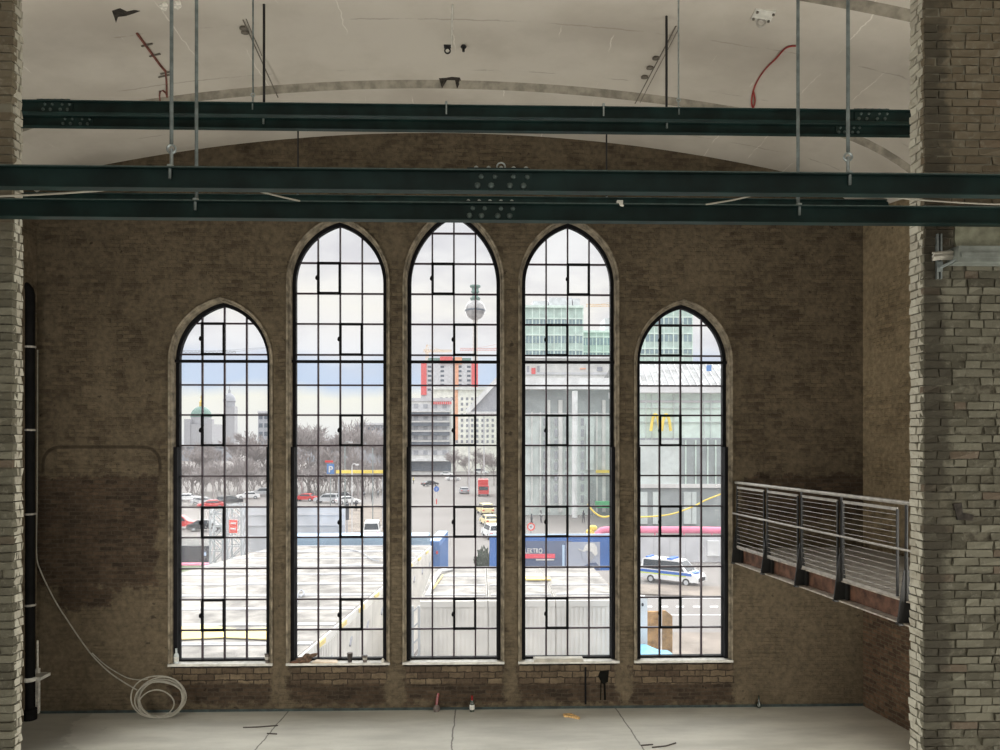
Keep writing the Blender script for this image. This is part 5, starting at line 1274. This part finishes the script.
def gstrip(name, label, cat, pts, mat, h=.03, kind='structure'):
    m = MB(); P_ = [G(x, y) for x, y in pts]; m.prism([(p.x, p.y) for p in P_], ZG, ZG + h, 'z'); return tag(m.build(name, M[mat]), label, cat, None, kind)
om('paving', (.225, .19, .16), .9, .2, .4)
gstrip('pavement', 'beige paved strip in front of the police van', 'pavement', [(600, 584.5), (760, 589), (790, 600), (600, 594)], 'paving', .12)
gstrip('pavement', 'beige pavement behind the hoarding in the second window', 'pavement', [(340, 552), (396, 552), (398, 505), (346, 505)], 'paving', .06)
gstrip('pavement', 'strip of pale paving at the near side of the road', 'pavement', [(600, 634), (800, 634), (860, 690), (600, 690)], 'paving', .10)
mk = MB()
def dash(x0, x1, y0, y1):
    P_ = [G(x, y) for x, y in ((x0, y1), (x1, y1), (x1, y0), (x0, y0))]; mk.prism([(p.x, p.y) for p in P_], ZG, ZG + .02, 'z')
for x in (644, 660, 676, 693, 710, 727): dash(x, x + 8, 606.2, 607.4)
dash(630, 780, 598, 598.6); dash(664, 790, 614.8, 615.3); dash(704, 790, 626, 626.5)
tag(mk.build('road_markings', M['white_paint']), 'white dashed and solid lane lines on the road', 'road marking', None, 'structure')
wp = thing('white_post', 'white switch cabinet post at the left of the rightmost window', 'cabinet', (W(643, 640, 31).x, 31, ZG))
m = MB(); bxg(m, 634, 647.4, 598, 31, .6); m.build('cabinet', M['white_paint'], wp); m = MB(); c = W(643, 605, 30.9); m.prism([(c.x + .045*cos(k), c.z + .07*sin(k)) for k in [2*pi*i/10 for i in range(10)]], 30.95, 31.05); m.build('lock', M['board_black'], wp)
om('wood_light', (.46, .25, .09), .8, .3, 2.5); om('wood_mid', (.36, .19, .065), .8, .3, 2.5)
wb = thing('wooden_partition', 'two brown wooden boards standing beside the white cabinet', 'board', (W(660, 640, 32).x, 32, ZG))
m = MB(); bxg(m, 647.6, 660.4, 611.5, 32, .12); m.build('board', M['wood_light'], wb)
m = MB(); m.prism([(W(x, y, 31.6).x, W(x, y, 31.6).z) for x, y in ((663, 611), (666, 611), (672.5, 616), (672.5, 690), (663, 690))], 31.6, 31.75); m.build('board', M['wood_mid'], wb)
m = MB()
n_ = 14; q0, q1 = G(636, 650, ZC - 8.4), G(672, 650, ZC - 8.4); rows_ = []
vs = []
for j in range(6):
    for i in range(n_ + 1):
        t = i/n_; vs.append((q0.x - .5 + (q1.x - q0.x + .6)*t, 27.6 + .62*j, ZC - 8.0 - .05*j + .10*sin(6*t + j*1.3) + .05*sin(15*t - j) - .5*(t**6)))
nv = len(vs); vs += [(x, y, ZG) for x, y, z in vs]
fs = []
for j in range(5):
    for i in range(n_): a_ = j*(n_+1) + i; fs.append((a_, a_+1, a_+n_+2, a_+n_+1)); fs.append((nv+a_, nv+a_+n_+1, nv+a_+n_+2, nv+a_+1))
for i in range(n_): fs.append((i, nv+i, nv+i+1, i+1)); a_ = 5*(n_+1) + i; fs.append((a_, a_+1, nv+a_+1, nv+a_))
for j in range(5): a_ = j*(n_+1); fs.append((a_, a_+n_+1, nv+a_+n_+1, nv+a_)); a_ += n_; fs.append((a_, nv+a_, nv+a_+n_+1, a_+n_+1))
m.add(vs, fs); tag(m.build('blue_tarp', M['tarp_blue'], None, True), 'light blue tarpaulin covering a stack below the brown boards', 'tarpaulin')
# ------------------------------------------------------------------ light, camera
def world():
    w = bpy.data.worlds.new('overcast_sky'); SC.world = w; w.use_nodes = True
    t = w.node_tree; t.nodes.clear()
    n = lambda k: t.nodes.new(k)
    out, bg, tc, sp = n('ShaderNodeOutputWorld'), n('ShaderNodeBackground'), n('ShaderNodeTexCoord'), n('ShaderNodeSeparateXYZ')
    t.links.new(tc.outputs['Generated'], sp.inputs[0])
    rp = n('ShaderNodeValToRGB'); cr = rp.color_ramp
    stops = [(0, (.80, .80, .82)), (.02, (.93, .92, .88)), (.055, (.98, .96, .86)), (.075, (.60, .72, .92)), (.10, (.62, .72, .90)), (.118, (.93, .93, .96)), (.15, (.96, .93, .92)), (.18, (1.0, .96, .90)), (.23, (.97, .95, .95)), (.32, (.98, .98, .99)), (.7, (1.0, 1.0, 1.0))]
    cr.elements[0].position = 0; cr.elements[0].color = (*stops[0][1], 1); cr.elements[1].position = 1; cr.elements[1].color = (1, 1, 1, 1)
    for p_, c in stops[1:]: e = cr.elements.new(p_); e.color = (*c, 1)
    t.links.new(sp.outputs[2], rp.inputs[0])
    wn = n('ShaderNodeTexNoise'); wn.inputs['Scale'].default_value = 9; wn.inputs['Detail'].default_value = 4; t.links.new(tc.outputs['Generated'], wn.inputs['Vector'])
    ws_ = n('ShaderNodeMath'); ws_.operation = 'MULTIPLY_ADD'; t.links.new(wn.outputs['Fac'], ws_.inputs[0]); ws_.inputs[1].default_value = .05; ws_.inputs[2].default_value = -.025
    wa = n('ShaderNodeMath'); wa.operation = 'ADD'; t.links.new(sp.outputs[2], wa.inputs[0]); t.links.new(ws_.outputs[0], wa.inputs[1]); t.links.new(wa.outputs[0], rp.inputs[0])
    mp = n('ShaderNodeMapping'); mp.inputs['Scale'].default_value = (1, 1, 2.6); t.links.new(tc.outputs['Generated'], mp.inputs[0])
    nz = n('ShaderNodeTexNoise'); nz.inputs['Scale'].default_value = 7; nz.inputs['Detail'].default_value = 7; nz.inputs['Roughness'].default_value = .55; t.links.new(mp.outputs[0], nz.inputs['Vector'])
    cl = n('ShaderNodeMapRange'); cl.inputs['From Min'].default_value = .45; cl.inputs['From Max'].default_value = .66; t.links.new(nz.outputs['Fac'], cl.inputs['Value'])
    mx = n('ShaderNodeMix'); mx.data_type = 'RGBA'
    fz = n('ShaderNodeMapRange'); fz.inputs['From Min'].default_value = .07; fz.inputs['From Max'].default_value = .13; fz.inputs['To Max'].default_value = .75; t.links.new(sp.outputs[2], fz.inputs['Value'])
    ml = n('ShaderNodeMath'); ml.operation = 'MULTIPLY'; t.links.new(cl.outputs[0], ml.inputs[0]); t.links.new(fz.outputs[0], ml.inputs[1])
    t.links.new(ml.outputs[0], mx.inputs['Factor']); t.links.new(rp.outputs[0], mx.inputs[6]); mx.inputs[7].default_value = (.70, .685, .73, 1)
    st = n('ShaderNodeMapRange'); st.inputs['From Min'].default_value = .3; st.inputs['From Max'].default_value = .75; st.inputs['To Min'].default_value = SKY_LOW; st.inputs['To Max'].default_value = SKY_TOP
    t.links.new(sp.outputs[2], st.inputs['Value'])
    t.links.new(mx.outputs[2], bg.inputs[0]); t.links.new(st.outputs[0], bg.inputs[1]); t.links.new(bg.outputs[0], out.inputs[0])
SKY_LOW, SKY_TOP = .97, 3.0
world()
def area(name, loc, rot, sx, sy, power, col):
    l = bpy.data.lights.new(name, 'AREA'); l.shape = 'RECTANGLE'; l.size = sx; l.size_y = sy; l.energy = power; l.color = col
    o = bpy.data.objects.new(name, l); COL.objects.link(o); o.location = loc; o.rotation_euler = rot; return o
area('far_rear_fill_lamp', (-.5, -13.5, 5.0), (R(100), 0, 0), 15, 9, 90, (1.0, .96, .84))  # added lamp far behind the camera to light the hall; no rear window built
area('left_fill_lamp', (XL + .15, 8.2, 3.6), (0, R(-105), 0), 6, 8.5, 1500, (1.0, .965, .88))  # added lamp behind the left pier, brightens vault and right reveal; no window there
area('right_fill_lamp', (xright(8.0) - .3, 8.0, 3.6), (0, R(105), 0), 6, 8.5, 1500, (1.0, .965, .88))  # added lamp out of view on the right, brightens vault and left reveal
area('low_rear_fill_lamp', (-.5, -6.0, .8), (R(140), 0, 0), 16, 9, 900, (1.0, .95, .83))  # added up-tilted lamp behind the camera to brighten the vault
sun = bpy.data.lights.new('cloud_bright_sun', 'SUN'); sun.energy = 5.5; sun.angle = R(90); sun.color = (1, .98, .95)
so = bpy.data.objects.new('cloud_bright_sun', sun); COL.objects.link(so); so.rotation_euler = (R(-63), 0, 0); so.location = (0, 60, 60)
cam = bpy.data.cameras.new('camera'); co = bpy.data.objects.new('camera', cam); COL.objects.link(co)
cam.sensor_fit = 'HORIZONTAL'; cam.sensor_width = 36; cam.lens = F/1000*36; cam.shift_x = 0; cam.shift_y = (HOR - 375)/1000
cam.clip_start = .05; cam.clip_end = 6000
co.location = (0, 0, ZC); co.rotation_euler = (R(90), 0, -YAW)
SC.camera = co
SC.view_settings.view_transform = 'Standard'; SC.view_settings.look = 'None'; SC.view_settings.gamma = 1; SC.view_settings.use_curve_mapping = False
SC.view_settings.exposure = 0.0
SC.cycles.use_denoising = True
SC.cycles.max_bounces = 8; SC.cycles.diffuse_bounces = 5; SC.cycles.transparent_max_bounces = 12
SC.cycles.sample_clamp_indirect = 6
